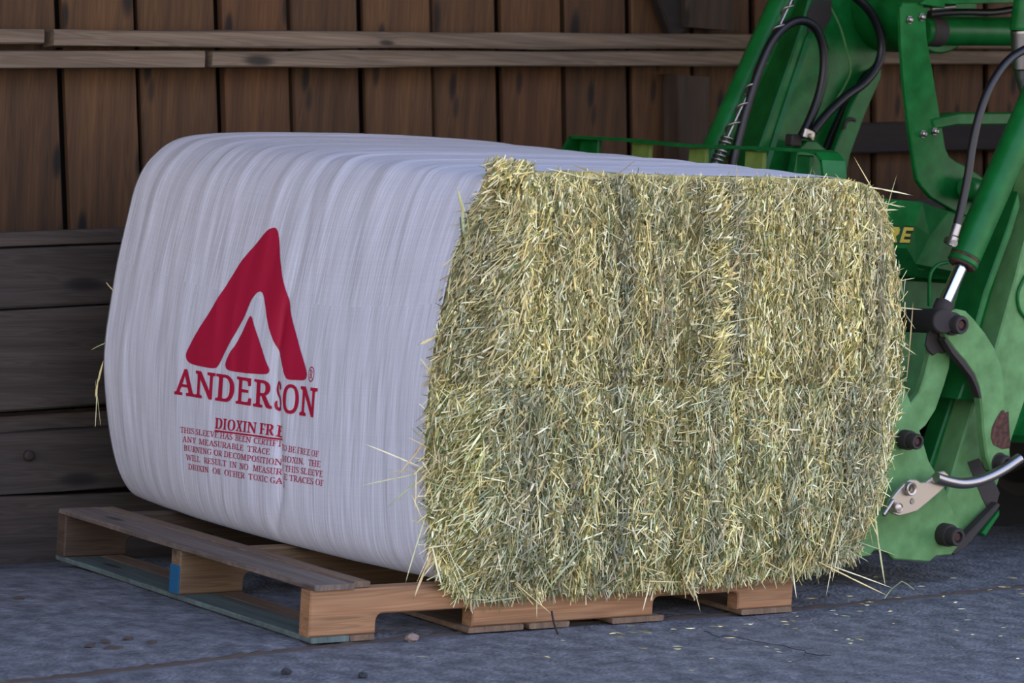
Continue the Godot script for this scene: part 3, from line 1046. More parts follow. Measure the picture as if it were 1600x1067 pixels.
func build_wall() -> void:
	var w := thing("wall_back", Vector3(1.5, -0.09, -1.7))
	tag(w, "brown upright board wall with grey rails and dark planks below", "", "", "structure")
	# upright boards, leaning a little; their joints in x at y 1.1
	var xs := [0.345, 0.556, 0.785, 0.993, 1.208, 1.428, 1.643, 1.853, 2.08, 2.30, 2.52, 2.75, 2.975, 3.21, 3.43, 3.65, 3.87, 4.09, 4.31, 4.53, 4.75, 4.97, 5.19, 5.41]
	for i in 22: xs.push_front(xs[0] - 0.217)
	for i in 17: xs.append(xs[-1] + 0.22)
	var lean := -0.10
	for i in xs.size() - 1:
		var x0: float = xs[i] + 0.008
		var x1: float = xs[i + 1] - 0.008
		var xm := (x0 + x1) * 0.5
		var off := 0.0 if i % 2 == 0 else -0.008
		var y0 := -0.25
		var y1 := 3.3
		part("board", plank(Vector3(xm + lean * (y0 - 1.1), y0, -1.762 + off), Vector3(xm + lean * (y1 - 1.1), y1, -1.762 + off), Vector3(x1 - x0, 0, 0), Vector3(0, 0, 0.022), 3, 0.0012, 500 + i, 0.004), M.boards[(i * 7 + 3) % 4], w)
	part("backing", box_mesh(Vector3(1.6, 1.5, -1.83), Vector3(16.0, 3.9, 0.03)), M.gap, w)
	# rails: two rows, butted end to end
	for r in [[-4.4, 0.249, 1.111, 0.036, 0.0], [0.272, 2.42, 1.107, 0.040, 0.004], [2.43, 9.0, 1.107, 0.04, 0.0]]:
		rail(w, r[0], r[1], r[2], r[3], -1.655 + r[4], 0.055)
	for r in [[-4.4, 0.689, 1.058, 0.040, 0.0], [0.706, 2.42, 1.059, 0.040, 0.006], [2.43, 9.0, 1.06, 0.036, 0.0]]:
		rail(w, r[0], r[1], r[2], r[3], -1.66 + r[4], 0.05)
	# lower dark rail seen to the right
	rail(w, 2.30, 9.0, 0.83, 0.085, -1.70, 0.05, M.dark_rail)
	rail(w, 2.20, 9.0, 0.60, 0.03, -1.70, 0.05, M.dark_rail)
	# post and brace
	part("post", plank(Vector3(2.37, -0.2, -1.712), Vector3(2.24, 1.135, -1.712), Vector3(0.11, 0, 0), Vector3(0, 0, 0.07), 5, 0.003, 71), M.post, w, "weathered upright post behind the rails")
	part("post", plank(Vector3(2.27, 1.265, -1.70), Vector3(2.08, 3.2, -1.70), Vector3(0.17, 0, 0), Vector3(0, 0, 0.09), 5, 0.003, 72), M.post, w, "weathered upright post above the rails")
	part("brace", plank(Vector3(2.22, 1.27, -1.70), Vector3(1.40, 2.70, -1.70), Vector3(0.13, 0.075, 0), Vector3(0, 0, 0.045), 4, 0.003, 73), M.dark_rail, w, "dark diagonal brace")
	# heavy planks below
	var k := 0
	for r in [[0.667, 0.637, -1.50, 0.05], [0.631, 0.494, -1.505, 0.06], [0.489, 0.2575, -1.50, 0.06], [0.243, 0.203, -1.53, 0.06], [0.2085, 0.071, -1.485, 0.09], [0.069, -0.13, -1.478, 0.10]]:
		var yc: float = (r[0] + r[1]) * 0.5
		var hh: float = r[0] - r[1]
		var sl := TILT if k < 3 else (0.04 if k < 4 else (0.0 if k == 5 else 0.035))
		var st_jit := 0.0015 if k < 3 else 0.004
		part("plank", plank(Vector3(-4.6, yc - 4.6 * sl, r[2] - r[3] * 0.5), Vector3(9.0, yc + 9.0 * sl, r[2] - r[3] * 0.5), Vector3(0, hh, 0), Vector3(0, 0, r[3]), 28, st_jit, 600 + k, 0.004), M.planks[k % 3], w)
		k += 1
	# a thin seam board face in the wide third plank, bolt heads and a knot
	for bx in [[0.168, 0.163], [0.03, -0.03]]:
		part("bolt", lathe_mesh(Vector3(bx[0], bx[1], -1.478), Vector3(0, 0, 1), [[-0.02, 0.013], [0.004, 0.013], [0.009, 0.008], [0.010, 0.0]], 12), M.grime, w)

func rail(w: Node3D, x0: float, x1: float, y: float, h: float, z: float, d: float, m: Material = null) -> void:
	part("rail", plank(Vector3(x0, wall_y(x0, y), z - d * 0.5), Vector3(x1, wall_y(x1, y), z - d * 0.5), Vector3(0, h, 0), Vector3(0, 0, d), 9, 0.0016, int(x0 * 100) + int(y * 1000), 0.005), m if m else M.rail, w)

func ground_y(x: float, z: float) -> float:
	return -0.088 * smoothstep(-0.85, -1.5, z) - 0.004 * smoothstep(0.05, 0.6, z) + 0.0016 * noise.get_noise_2d(x * 300.0, z * 300.0) - 0.0016

var joint: PackedVector2Array = PackedVector2Array([Vector2(-0.7115, 0.1246), Vector2(-0.5519, 0.1061), Vector2(-0.2937, 0.0662), Vector2(-0.106, 0.0289), Vector2(0.0207, 0.0086), Vector2(0.2453, -0.0182), Vector2(0.4387, -0.0303), Vector2(0.7575, -0.0454), Vector2(1.056, -0.0337), Vector2(1.269, -0.0514), Vector2(1.549, -0.0702), Vector2(1.768, -0.0941), Vector2(2.05, -0.1312)])
func joint_z(x: float) -> float:
	var n := joint.size()
	if x <= joint[0].x: return joint[0].y - (x - joint[0].x) * 0.1
	for i in n - 1:
		if x <= joint[i + 1].x:
			return lerpf(joint[i].y, joint[i + 1].y, (x - joint[i].x) / (joint[i + 1].x - joint[i].x))
	return joint[n - 1].y - (x - joint[n - 1].x) * 0.11

func build_ground() -> void:
	var f := thing("floor", Vector3(0.8, 0, 0))
	tag(f, "blue-grey worn pavement with a dirty joint across it", "", "", "structure")
	var xs := []
	for x in [-60.0, -25.0, -10.0, -5.0, -3.0]: xs.append(x)
	for i in 141: xs.append(-2.0 + i * 0.05)
	for x in [6.0, 8.0, 12.0, 25.0, 60.0]: xs.append(x)
	var steps := [0.0]
	for i in 40: steps.append((i + 1) * 0.05)
	for x in [2.6, 4.0, 8.0, 20.0, 60.0]: steps.append(x)
	for side: float in [1.0, -1.0]:
		var st := start(0)
		var g := []
		for x: float in xs:
			var col := PackedVector3Array()
			var jz: float = joint_z(x) + side * (0.006 + 0.004 * noise.get_noise_1d(x * 900.0 + side * 50.0))
			for s in steps:
				if side < 0 and s > 4.0: continue
				var z: float = jz + side * s
				col.append(Vector3(x, ground_y(x, z) - (0.005 if s == 0.0 else 0.0), z))
			g.append(col)
		for i in g.size() - 1:
			for k in g[i].size() - 1:
				quad(st, g[i][k], g[i + 1][k], g[i + 1][k + 1], g[i][k + 1], Vector3.UP)
		st.set_smooth_group(-1)
		var dn := Vector3(0, -0.08, 0)
		for i in g.size() - 1:
			quad(st, g[i][0], g[i + 1][0], g[i + 1][0] + dn, g[i][0] + dn, Vector3(0, 0, -side))
		part("slab", done(st), M.ground, f)
	# dirt lying in the joint
	var st := start(0)
	var pr := []
	for i in 281:
		var x := -2.2 + i * 0.022
		var jz := joint_z(x)
		var row := PackedVector3Array()
		for k in 7:
			var a := (k - 3) / 3.0
			var wd := 0.011 + 0.008 * noise.get_noise_1d(x * 700.0)
			var y := -0.007 + (0.007 + 0.006 * noise.get_noise_2d(x * 2500.0, k * 60.0)) * (1 - a * a) - 0.006 * a * a
			row.append(Vector3(x, y + ground_y(x, jz), jz + a * wd + 0.004 * noise.get_noise_1d(x * 1800.0)))
		pr.append(row)
	for i in pr.size() - 1:
		for k in 6:
			quad(st, pr[i][k], pr[i + 1][k], pr[i + 1][k + 1], pr[i][k + 1], Vector3.UP)
	part("joint_dirt", done(st), M.dirt, f, "brown dirt packed in the pavement joint")
	# crumbs of dirt and the crack at the lower right
	var cr := curve(PackedVector3Array([Vector3(0.8701, 0.003, 0.1271), Vector3(0.8595, 0.003, 0.1903), Vector3(0.8893, 0.003, 0.1849), Vector3(0.8949, 0.003, 0.2379), Vector3(0.9102, 0.003, 0.279), Vector3(0.924, 0.003, 0.3406), Vector3(0.9244, 0.003, 0.3973), Vector3(0.9443, 0.003, 0.4316)]), 4)
	for i in cr.size(): cr[i] += Vector3(rng.randfn(0, 0.004), -0.0035, rng.randfn(0, 0.006))
	part("crack", tube_mesh(cr, 0.0009, 5), M.stone_dark, f, "thin dark crack in the pavement")

func build_roof() -> void:
	var c := thing("ceiling", Vector3(1.5, 3.2, -1.5))
	tag(c, "shed roof above the wall", "", "", "structure")
	part("roof_deck", box_mesh(Vector3(1.5, 3.35, -0.45), Vector3(18.0, 0.08, 3.3)), M.planks[0], c)
	for i in 11:
		part("rafter", box_mesh(Vector3(-6.0 + i * 1.5, 3.24, -0.45), Vector3(0.05, 0.14, 3.3)), M.post, c)

# ------------------------------------------------------------------ tractor loader
func pin(called: String, at: Vector3, r: float, depth: float, m: Material, parent: Node3D) -> void:
	var o := part(called, lathe_mesh(at, Vector3(0, 0, 1), [[-depth, r * 1.25], [-0.012, r * 1.25], [-0.008, r * 1.2], [-0.008, r * 1.02], [0.012, r], [0.016, r * 0.92], [0.016, r * 0.62], [0.006, r * 0.56], [0.006, 0]], 24), m, parent)
	var c := part("pin_core", lathe_mesh(at, Vector3(0, 0, 1), [[0.0, r * 0.5], [0.011, r * 0.46], [0.013, r * 0.3], [0.010, 0.0]], 9), M.rust, o)
	c.position = Vector3.ZERO

func bolt(at: Vector3, r: float, parent: Node3D) -> void:
	part("bolt", lathe_mesh(at, Vector3(0, 0, 1), [[-0.003, r * 1.35], [0.002, r * 1.35], [0.002, r], [0.008, r], [0.011, r * 0.6], [0.0115, 0]], 6), M.steel, parent)

func sub(called: String, mesh: Mesh, m: Material, parent: Node3D, label := "") -> MeshInstance3D:
	var o := part(called, mesh, m, parent, label)
	o.position = Vector3.ZERO
	return o

func build_tractor() -> void:
	var t := thing("tractor", Vector3(2.6, 0.0, -0.65))
	tag(t, "green tractor with front loader arms standing behind the hay bale", "tractor")
	# ---- near arm and its linkage
	var arm := part("loader_arm", plate_mesh(PackedVector2Array([Vector2(2.199, 1.268), Vector2(2.102, 0.9811), Vector2(2.039, 0.7833), Vector2(2.017, 0.6968), Vector2(1.972, 0.5435), Vector2(1.92, 0.4296), Vector2(1.88, 0.3116), Vector2(1.846, 0.2013), Vector2(1.837, 0.135), Vector2(1.857, 0.0897), Vector2(1.898, 0.0733), Vector2(1.943, 0.0939), Vector2(1.988, 0.1598), Vector2(2.016, 0.234), Vector2(2.04, 0.3085), Vector2(2.078, 0.41), Vector2(2.179, 0.6536), Vector2(2.281, 0.9119)]), -0.20, -0.29, 0.004), M.green_faded, t, "near loader arm with a faded green side")
	sub("edge_rib", plate_mesh(PackedVector2Array([Vector2(2.022, 0.9046), Vector2(1.999, 0.8272), Vector2(1.938, 0.674), Vector2(1.911, 0.5779), Vector2(1.928, 0.575), Vector2(1.955, 0.6668), Vector2(2.012, 0.8038), Vector2(2.034, 0.8724)]), -0.215, -0.30, 0.003), M.green, arm)
	sub("channel", plate_mesh(PackedVector2Array([Vector2(2.153, 1.085), Vector2(2, 0.6914), Vector2(1.907, 0.4228), Vector2(1.846, 0.2524), Vector2(1.888, 0.1991), Vector2(1.938, 0.3177), Vector2(2.037, 0.5719), Vector2(2.172, 0.905)]), -0.262, -0.315, 0.004), M.green, arm, "dark green channel behind the arm")
	sub("grime", plate_mesh(PackedVector2Array([Vector2(1.907, 0.2785), Vector2(1.943, 0.2867), Vector2(1.984, 0.2529), Vector2(2.018, 0.204), Vector2(2.009, 0.1713), Vector2(1.989, 0.1599), Vector2(1.966, 0.1876), Vector2(1.936, 0.2332)]), -0.1985, -0.201, 0.0004), M.grime, arm, "dark greasy patch")
	sub("tube_guard", tube_mesh(curve(PackedVector3Array([Vector3(2.05, 0.7124, -0.196), Vector3(2.032, 0.6854, -0.196), Vector3(2.027, 0.6601, -0.196), Vector3(2.038, 0.6304, -0.196), Vector3(2.066, 0.6082, -0.196)])), 0.004, 8), M.green, arm)
	part("stop_block", plate_mesh(PackedVector2Array([Vector2(1.863, 0.4614), Vector2(1.883, 0.5027), Vector2(1.954, 0.4905), Vector2(1.935, 0.4164), Vector2(1.85, 0.4261)]), -0.185, -0.26, 0.004), M.green, t)
	var link := part("tilt_link", plate_mesh(PackedVector2Array([Vector2(1.738, 0.6172), Vector2(1.748, 0.6317), Vector2(1.773, 0.6376), Vector2(1.8, 0.6335), Vector2(1.826, 0.6162), Vector2(1.865, 0.5843), Vector2(1.902, 0.5463), Vector2(1.926, 0.5082), Vector2(1.938, 0.4669), Vector2(1.949, 0.4079), Vector2(1.967, 0.3485), Vector2(1.976, 0.2965), Vector2(1.971, 0.267), Vector2(1.943, 0.2573), Vector2(1.916, 0.2683), Vector2(1.898, 0.2982), Vector2(1.883, 0.3499), Vector2(1.871, 0.4088), Vector2(1.857, 0.4602), Vector2(1.838, 0.4895), Vector2(1.807, 0.5188), Vector2(1.773, 0.545), Vector2(1.746, 0.5696), Vector2(1.734, 0.5955)]), -0.13, -0.155, 0.004), M.green_faded, t, "curved faded green tilt link")
	sub("worn_patch", plate_mesh(PackedVector2Array([Vector2(1.932, 0.4052), Vector2(1.94, 0.408), Vector2(1.947, 0.4006), Vector2(1.957, 0.4034), Vector2(1.962, 0.3708), Vector2(1.97, 0.3337), Vector2(1.97, 0.3189), Vector2(1.945, 0.3164), Vector2(1.915, 0.3274), Vector2(1.905, 0.3452), Vector2(1.907, 0.3673), Vector2(1.917, 0.3862)]), -0.1292, -0.131, 0.0004), M.rust, link, "rusty patch where the paint is gone")
	sub("edge_grime", plate_mesh(PackedVector2Array([Vector2(1.741, 0.574), Vector2(1.772, 0.5465), Vector2(1.807, 0.5203), Vector2(1.84, 0.4896), Vector2(1.857, 0.4617), Vector2(1.868, 0.4353), Vector2(1.861, 0.4353), Vector2(1.847, 0.4603), Vector2(1.831, 0.4823), Vector2(1.802, 0.5072), Vector2(1.765, 0.5378), Vector2(1.738, 0.5667)]), -0.1295, -0.15, 0.0004), M.grime, link)
	for z in [-0.165, -0.30]:
		part("attach_plate", plate_mesh(PackedVector2Array([Vector2(1.735, 0.5806), Vector2(1.762, 0.5879), Vector2(1.797, 0.5443), Vector2(1.795, 0.5005), Vector2(1.783, 0.4612), Vector2(1.762, 0.406), Vector2(1.734, 0.3699), Vector2(1.717, 0.3586), Vector2(1.737, 0.3189), Vector2(1.752, 0.2894), Vector2(1.81, 0.222), Vector2(1.854, 0.147), Vector2(1.881, 0.1001), Vector2(1.844, 0.0705), Vector2(1.795, 0.0695), Vector2(1.776, 0.057), Vector2(1.664, 0.0675), Vector2(1.645, 0.0828), Vector2(1.625, 0.0894), Vector2(1.603, 0.0902), Vector2(1.589, 0.0778), Vector2(1.533, 0.0757), Vector2(1.49, 0.1234), Vector2(1.463, 0.2101), Vector2(1.472, 0.3241), Vector2(1.534, 0.3802), Vector2(1.607, 0.4223), Vector2(1.627, 0.4797), Vector2(1.655, 0.4679), Vector2(1.683, 0.4229), Vector2(1.705, 0.4444), Vector2(1.719, 0.482), Vector2(1.73, 0.5298)]), z, z - 0.02, 0.003), M.green_faded, t, "faded green forked attachment plate" if z > -0.2 else "")
	part("attach_plate", plate_mesh(PackedVector2Array([Vector2(1.71, 0.5526), Vector2(1.714, 0.5786), Vector2(1.732, 0.596), Vector2(1.766, 0.5787), Vector2(1.787, 0.5439), Vector2(1.766, 0.5337), Vector2(1.75, 0.5366), Vector2(1.735, 0.5294), Vector2(1.718, 0.541)]), -0.158, -0.166, 0.002), M.grime, t, "greasy brown end of the fork plate")
	part("lower_flange", plate_mesh(PackedVector2Array([Vector2(1.863, 0.0957), Vector2(1.981, 0.1867), Vector2(1.99, 0.1805), Vector2(1.979, 0.1659), Vector2(1.888, 0.0858), Vector2(1.853, 0.0694), Vector2(1.84, 0.0758)]), -0.165, -0.19, 0.003), M.grime, t)  # dark colour paints the shade along the plate's lower edge
	part("lower_flange", plate_mesh(PackedVector2Array([Vector2(1.932, 0.1183), Vector2(1.982, 0.1703), Vector2(1.984, 0.1583), Vector2(1.943, 0.1105)]), -0.16, -0.19, 0.002), M.green, t)
	pin("pivot_pin", PackedVector3Array([Vector3(1.755, 0.6048, -0.11)])[0], 0.021, 0.03, M.grime, t)
	pin("pivot_pin", PackedVector3Array([Vector3(1.664, 0.3407, -0.13)])[0], 0.018, 0.03, M.grime, t)
	pin("pivot_pin", PackedVector3Array([Vector3(1.811, 0.1199, -0.13)])[0], 0.021, 0.04, M.grime, t)
	pin("pivot_pin", PackedVector3Array([Vector3(1.939, 0.2853, -0.12)])[0], 0.020, 0.04, M.grime, t)
	part("cross_tube", rod_mesh(PackedVector3Array([Vector3(1.724, 0.6109, -0.12)])[0], PackedVector3Array([Vector3(1.835, 0.5933, -0.34)])[0] + Vector3(-0.02, 0, 0), 0.028), M.grime, t, "greasy black cross tube")
	# ---- tilt cylinder
	var ca: Vector3 = PackedVector3Array([Vector3(1.795, 0.7375, -0.15)])[0]
	var cb: Vector3 = PackedVector3Array([Vector3(2.028, 1.198, -0.15)])[0]
	var cd := (cb - ca).normalized()
	var cyl := part("tilt_cylinder", lathe_mesh(ca, cd, [[0.0, 0.02], [0.0, 0.033], [0.003, 0.0355], [0.012, 0.0355], [0.013, 0.034], [0.02, 0.034], [0.021, 0.0355], [0.6, 0.0355]], 40), M.green, t, "green hydraulic tilt cylinder")
	sub("seal_ring", lathe_mesh(ca, cd, [[-0.004, 0.018], [-0.004, 0.031], [0.002, 0.033], [0.014, 0.0345], [0.019, 0.0345]], 32), M.rust, cyl)
	sub("cylinder_rod", rod_mesh(ca - cd * 0.115, ca + cd * 0.02, 0.0155, 28), M.chrome, cyl, "chrome piston rod")
	sub("rod_end", lathe_mesh(ca - cd * 0.135, cd, [[0, 0.0], [0, 0.018], [0.02, 0.022], [0.038, 0.022], [0.042, 0.015]], 20), M.grime, cyl)
	var hose := part("hose", tube_mesh(curve(PackedVector3Array([Vector3(1.741, 0.8266, -0.12), Vector3(1.752, 0.8728, -0.12), Vector3(1.764, 0.9377, -0.12), Vector3(1.772, 1.01, -0.12), Vector3(1.786, 1.075, -0.12), Vector3(1.813, 1.14, -0.12), Vector3(1.858, 1.196, -0.12), Vector3(1.911, 1.227, -0.12), Vector3(1.991, 1.255, -0.12)])), 0.0098, 12), M.rubber, t, "black hydraulic hose over the tilt cylinder")
	sub("hose_fitting", lathe_mesh(PackedVector3Array([Vector3(1.728, 0.7805, -0.12)])[0], PackedVector3Array([Vector3(1.742, 0.8295, -0.12)])[0] - PackedVector3Array([Vector3(1.728, 0.7805, -0.12)])[0], [[0, 0], [0, 0.011], [0.02, 0.012], [0.021, 0.0095], [0.024, 0.0105], [0.05, 0.0105], [0.052, 0]], 14), M.steel, hose, "bright steel hose fitting")
	sub("elbow", lathe_mesh(PackedVector3Array([Vector3(1.731, 0.7877, -0.12)])[0], Vector3(0.4, 0.1, -1), [[-0.012, 0.0], [-0.012, 0.008], [0.03, 0.009]], 12), M.steel, hose)
	for h in [PackedVector3Array([Vector3(1.848, 0.6298, -0.3), Vector3(1.844, 0.6713, -0.3), Vector3(1.843, 0.698, -0.3), Vector3(1.852, 0.7158, -0.3), Vector3(1.869, 0.7265, -0.3), Vector3(1.895, 0.7313, -0.3)]), PackedVector3Array([Vector3(1.965, 0.71, -0.3), Vector3(1.97, 0.6802, -0.3), Vector3(1.96, 0.6546, -0.3), Vector3(1.934, 0.6335, -0.3)])]:
		part("guard_hoop", tube_mesh(curve(h), 0.0045, 8), M.green, t)
	# ---- locking lever
	var lever := part("locking_lever", plate_mesh(PackedVector2Array([Vector2(1.583, 0.1944), Vector2(1.587, 0.2115), Vector2(1.608, 0.2324), Vector2(1.626, 0.2478), Vector2(1.643, 0.2574), Vector2(1.661, 0.257), Vector2(1.677, 0.2493), Vector2(1.693, 0.2504), Vector2(1.711, 0.26), Vector2(1.728, 0.2712), Vector2(1.746, 0.2737), Vector2(1.761, 0.2646), Vector2(1.762, 0.2456), Vector2(1.735, 0.226), Vector2(1.703, 0.2052), Vector2(1.671, 0.1858), Vector2(1.641, 0.1796), Vector2(1.615, 0.1761), Vector2(1.595, 0.1825)]), -0.108, -0.12, 0.002), M.zinc, t, "bright steel locking lever")
	sub("handle", tube_mesh(curve(PackedVector3Array([Vector3(1.712, 0.2613, -0.1), Vector3(1.744, 0.2532, -0.1), Vector3(1.789, 0.2462, -0.1), Vector3(1.833, 0.248, -0.1), Vector3(1.879, 0.2586, -0.1), Vector3(1.924, 0.2751, -0.1), Vector3(1.973, 0.299, -0.1)])), 0.0125, 14), M.steel, lever, "bent round steel handle")
	sub("boss", lathe_mesh(PackedVector3Array([Vector3(1.639, 0.2373, -0.11)])[0], Vector3(0, 0, 1), [[-0.01, 0.016], [0.012, 0.0155], [0.014, 0.0135], [0.012, 0.0095], [-0.004, 0.009], [-0.004, 0]], 24), M.zinc, lever)
	sub("hole_shade", lathe_mesh(PackedVector3Array([Vector3(1.63, 0.2389, -0.1)])[0], Vector3(0, 0, 1), [[-0.001, 0.0088], [0.0, 0.0]], 20), M.black, lever)  # solid black disc painting the dark inside of the boss
	sub("boss", lathe_mesh(PackedVector3Array([Vector3(1.601, 0.1967, -0.1)])[0], Vector3(0, 0, 1), [[-0.02, 0.012], [0.006, 0.012], [0.008, 0.010], [0.006, 0.008], [0.009, 0.0]], 24), M.zinc, lever)
	sub("rivet", lathe_mesh(PackedVector3Array([Vector3(1.652, 0.2084, -0.108)])[0], Vector3(0, 0, 1), [[0, 0.007], [0.002, 0.006], [0.002, 0.0]], 14), M.steel, lever)
	sub("set_bolt", rod_mesh(PackedVector3Array([Vector3(1.564, 0.1785, -0.105)])[0], PackedVector3Array([Vector3(1.592, 0.2149, -0.105)])[0], 0.005, 10), M.steel, lever)
	# ---- far arm
	var far := part("loader_arm", plate_mesh(PackedVector2Array([Vector2(1.834, 0.654), Vector2(1.915, 0.8805), Vector2(1.954, 0.975), Vector2(2.009, 1.125), Vector2(2.06, 1.265), Vector2(2.08, 1.339), Vector2(2.113, 1.47), Vector2(2.455, 1.496), Vector2(2.414, 1.361), Vector2(2.382, 1.268), Vector2(2.343, 1.205), Vector2(2.276, 1.155), Vector2(2.24, 1.039), Vector2(2.196, 0.9189), Vector2(2.132, 0.6584)]), -1.05, -1.15, 0.005), M.green, t, "far loader arm with deep green faces")
	sub("raised_panel", plate_mesh(PackedVector2Array([Vector2(1.957, 0.8905), Vector2(1.995, 1.012), Vector2(2.075, 1.245), Vector2(2.087, 1.259), Vector2(2.135, 1.249), Vector2(2.16, 1.214), Vector2(2.165, 1.158), Vector2(2.146, 1.084), Vector2(2.102, 0.9975), Vector2(2.063, 0.8939)]), -1.037, -1.055, 0.009), M.green, far)
	sub("weld_bead", tube_mesh(curve(PackedVector3Array([Vector3(2.15, 1.33, -1.05), Vector3(2.189, 1.281, -1.05), Vector3(2.216, 1.226, -1.05), Vector3(2.237, 1.173, -1.05), Vector3(2.225, 1.136, -1.05), Vector3(2.192, 1.089, -1.05), Vector3(2.162, 1.052, -1.05)])), 0.003, 6), M.green_faded, far)
	sub("grime", plate_mesh(PackedVector2Array([Vector2(2.076, 1.306), Vector2(2.091, 1.339), Vector2(2.155, 1.344), Vector2(2.156, 1.295), Vector2(2.128, 1.258), Vector2(2.081, 1.255)]), -1.046, -1.052, 0.002), M.grime, far)
	sub("side_strap", plate_mesh(PackedVector2Array([Vector2(2.113, 0.8573), Vector2(2.142, 0.9296), Vector2(2.177, 1.014), Vector2(2.202, 1.08), Vector2(2.24, 1.142), Vector2(2.298, 1.19), Vector2(2.299, 1.155), Vector2(2.252, 1.058), Vector2(2.213, 0.9582), Vector2(2.192, 0.8596)]), -1.0, -1.02, 0.003), M.green, far)
	sub("slot_shade", plate_mesh(PackedVector2Array([Vector2(2.153, 0.9569), Vector2(2.177, 1.012), Vector2(2.216, 1.087), Vector2(2.284, 1.169), Vector2(2.301, 1.176), Vector2(2.242, 1.088), Vector2(2.194, 1.012), Vector2(2.171, 0.9543)]), -1.035, -1.052, 0.001), M.black, far)  # solid black plate painting the darkness of the gap beside the strap
	sub("hook", tube_mesh(curve(PackedVector3Array([Vector3(2.209, 1.043, -0.99), Vector3(2.192, 1.046, -0.99), Vector3(2.177, 1.037, -0.99), Vector3(2.174, 1.019, -0.99)])), 0.005, 8), M.grime, far)
	var fa: Vector3 = PackedVector3Array([Vector3(1.734, 0.8608, -1.02)])[0]
	var fb: Vector3 = PackedVector3Array([Vector3(2.015, 1.431, -1.02)])[0]
	part("tilt_cylinder", rod_mesh(fa, fb, 0.034, 36), M.green, t, "far green hydraulic cylinder")
	part("torque_tube", lathe_mesh(PackedVector3Array([Vector3(2.345, 1.348, -1.05)])[0], Vector3(0, 0, 1), [[-0.1, 0.0], [-0.1, 0.125], [0.20, 0.125], [0.205, 0.12], [0.205, 0.0]], 40), M.green, t, "thick green torque tube between the arms")
	# spring and the rod inside it
	var sa: Vector3 = PackedVector3Array([Vector3(1.725, 0.9083, -0.955)])[0]
	var sb: Vector3 = PackedVector3Array([Vector3(1.761, 0.9848, -0.955)])[0]
	var sc: Vector3 = PackedVector3Array([Vector3(1.962, 1.377, -0.955)])[0]
	var hp := PackedVector3Array()
	var sd := (sc - sa).normalized()
	var sx := sd.cross(Vector3(0, 0, 1)).normalized()
	var sy := sd.cross(sx)
	var turns := 7.0
	for i in int(turns * 14):
		var q := i / (turns * 14.0)
		hp.append(sa.lerp(sb, q) + (sx * cos(q * turns * TAU) + sy * sin(q * turns * TAU)) * 0.013)
	var t2 := 8.0
	for i in int(t2 * 14) + 1:
		var q := i / (t2 * 14.0)
		hp.append(sb.lerp(sc, q) + (sx * cos(q * t2 * TAU) + sy * sin(q * t2 * TAU)) * lerpf(0.013, 0.010, minf(1, q * 6)))
	var spring := part("coil_spring", tube_mesh(hp, 0.0034, 7), M.steel, t, "bright stretched coil spring")
	sub("spring_rod", tube_mesh(PackedVector3Array([sa, sb, sc]), 0.0035, 8), M.steel, spring)
	part("hose", tube_mesh(curve(PackedVector3Array([Vector3(1.771, 0.8504, -0.95), Vector3(1.779, 0.9214, -0.95), Vector3(1.796, 0.9927, -0.95), Vector3(1.817, 1.072, -0.95), Vector3(1.847, 1.16, -0.95), Vector3(1.883, 1.23, -0.95), Vector3(1.929, 1.27, -0.95), Vector3(1.975, 1.282, -0.95), Vector3(2.019, 1.266, -0.95), Vector3(2.048, 1.223, -0.95), Vector3(2.056, 1.163, -0.95), Vector3(2.045, 1.099, -0.95), Vector3(2.02, 1.037, -0.95), Vector3(1.996, 0.9944, -0.95)])), 0.0115, 12), M.rubber, t, "black hose looping up over the far arm")
	part("hose", tube_mesh(curve(PackedVector3Array([Vector3(2.044, 1.401, -0.93), Vector3(2.123, 1.353, -0.93), Vector3(2.176, 1.321, -0.93), Vector3(2.214, 1.275, -0.93), Vector3(2.229, 1.229, -0.93), Vector3(2.216, 1.182, -0.93), Vector3(2.176, 1.138, -0.93), Vector3(2.119, 1.103, -0.93), Vector3(2.07, 1.065, -0.93), Vector3(2.039, 1.035, -0.93), Vector3(2.016, 1.009, -0.93)])), 0.0115, 12), M.rubber, t, "black hose curving down the far arm's knee")
	var clamp := part("hose_clamp", box_mesh(PackedVector3Array([Vector3(2.001, 1.002, -0.93)])[0], Vector3(0.036, 0.026, 0.014), 0.003, Basis(Vector3(0, 0, 1), -0.25)), M.steel, t, "bright steel hose clamp")
	sub("clamp_bolt", lathe_mesh(PackedVector3Array([Vector3(2.003, 0.9976, -0.922)])[0], Vector3(0, 0, 1), [[0, 0.007], [0.006, 0.007], [0.008, 0.0]], 8), M.zinc, clamp)
	part("hose_block", box_mesh(PackedVector3Array([Vector3(1.98, 0.9853, -0.96)])[0], Vector3(0.035, 0.03, 0.03), 0.004), M.grime, t)
	part("gusset", plate_mesh(PackedVector2Array([Vector2(1.998, 0.8953), Vector2(2.009, 0.9646), Vector2(2.036, 0.9865), Vector2(2.067, 0.986), Vector2(2.103, 0.9649), Vector2(2.126, 0.8994)]), -0.97, -1.0, 0.003), M.green, t)
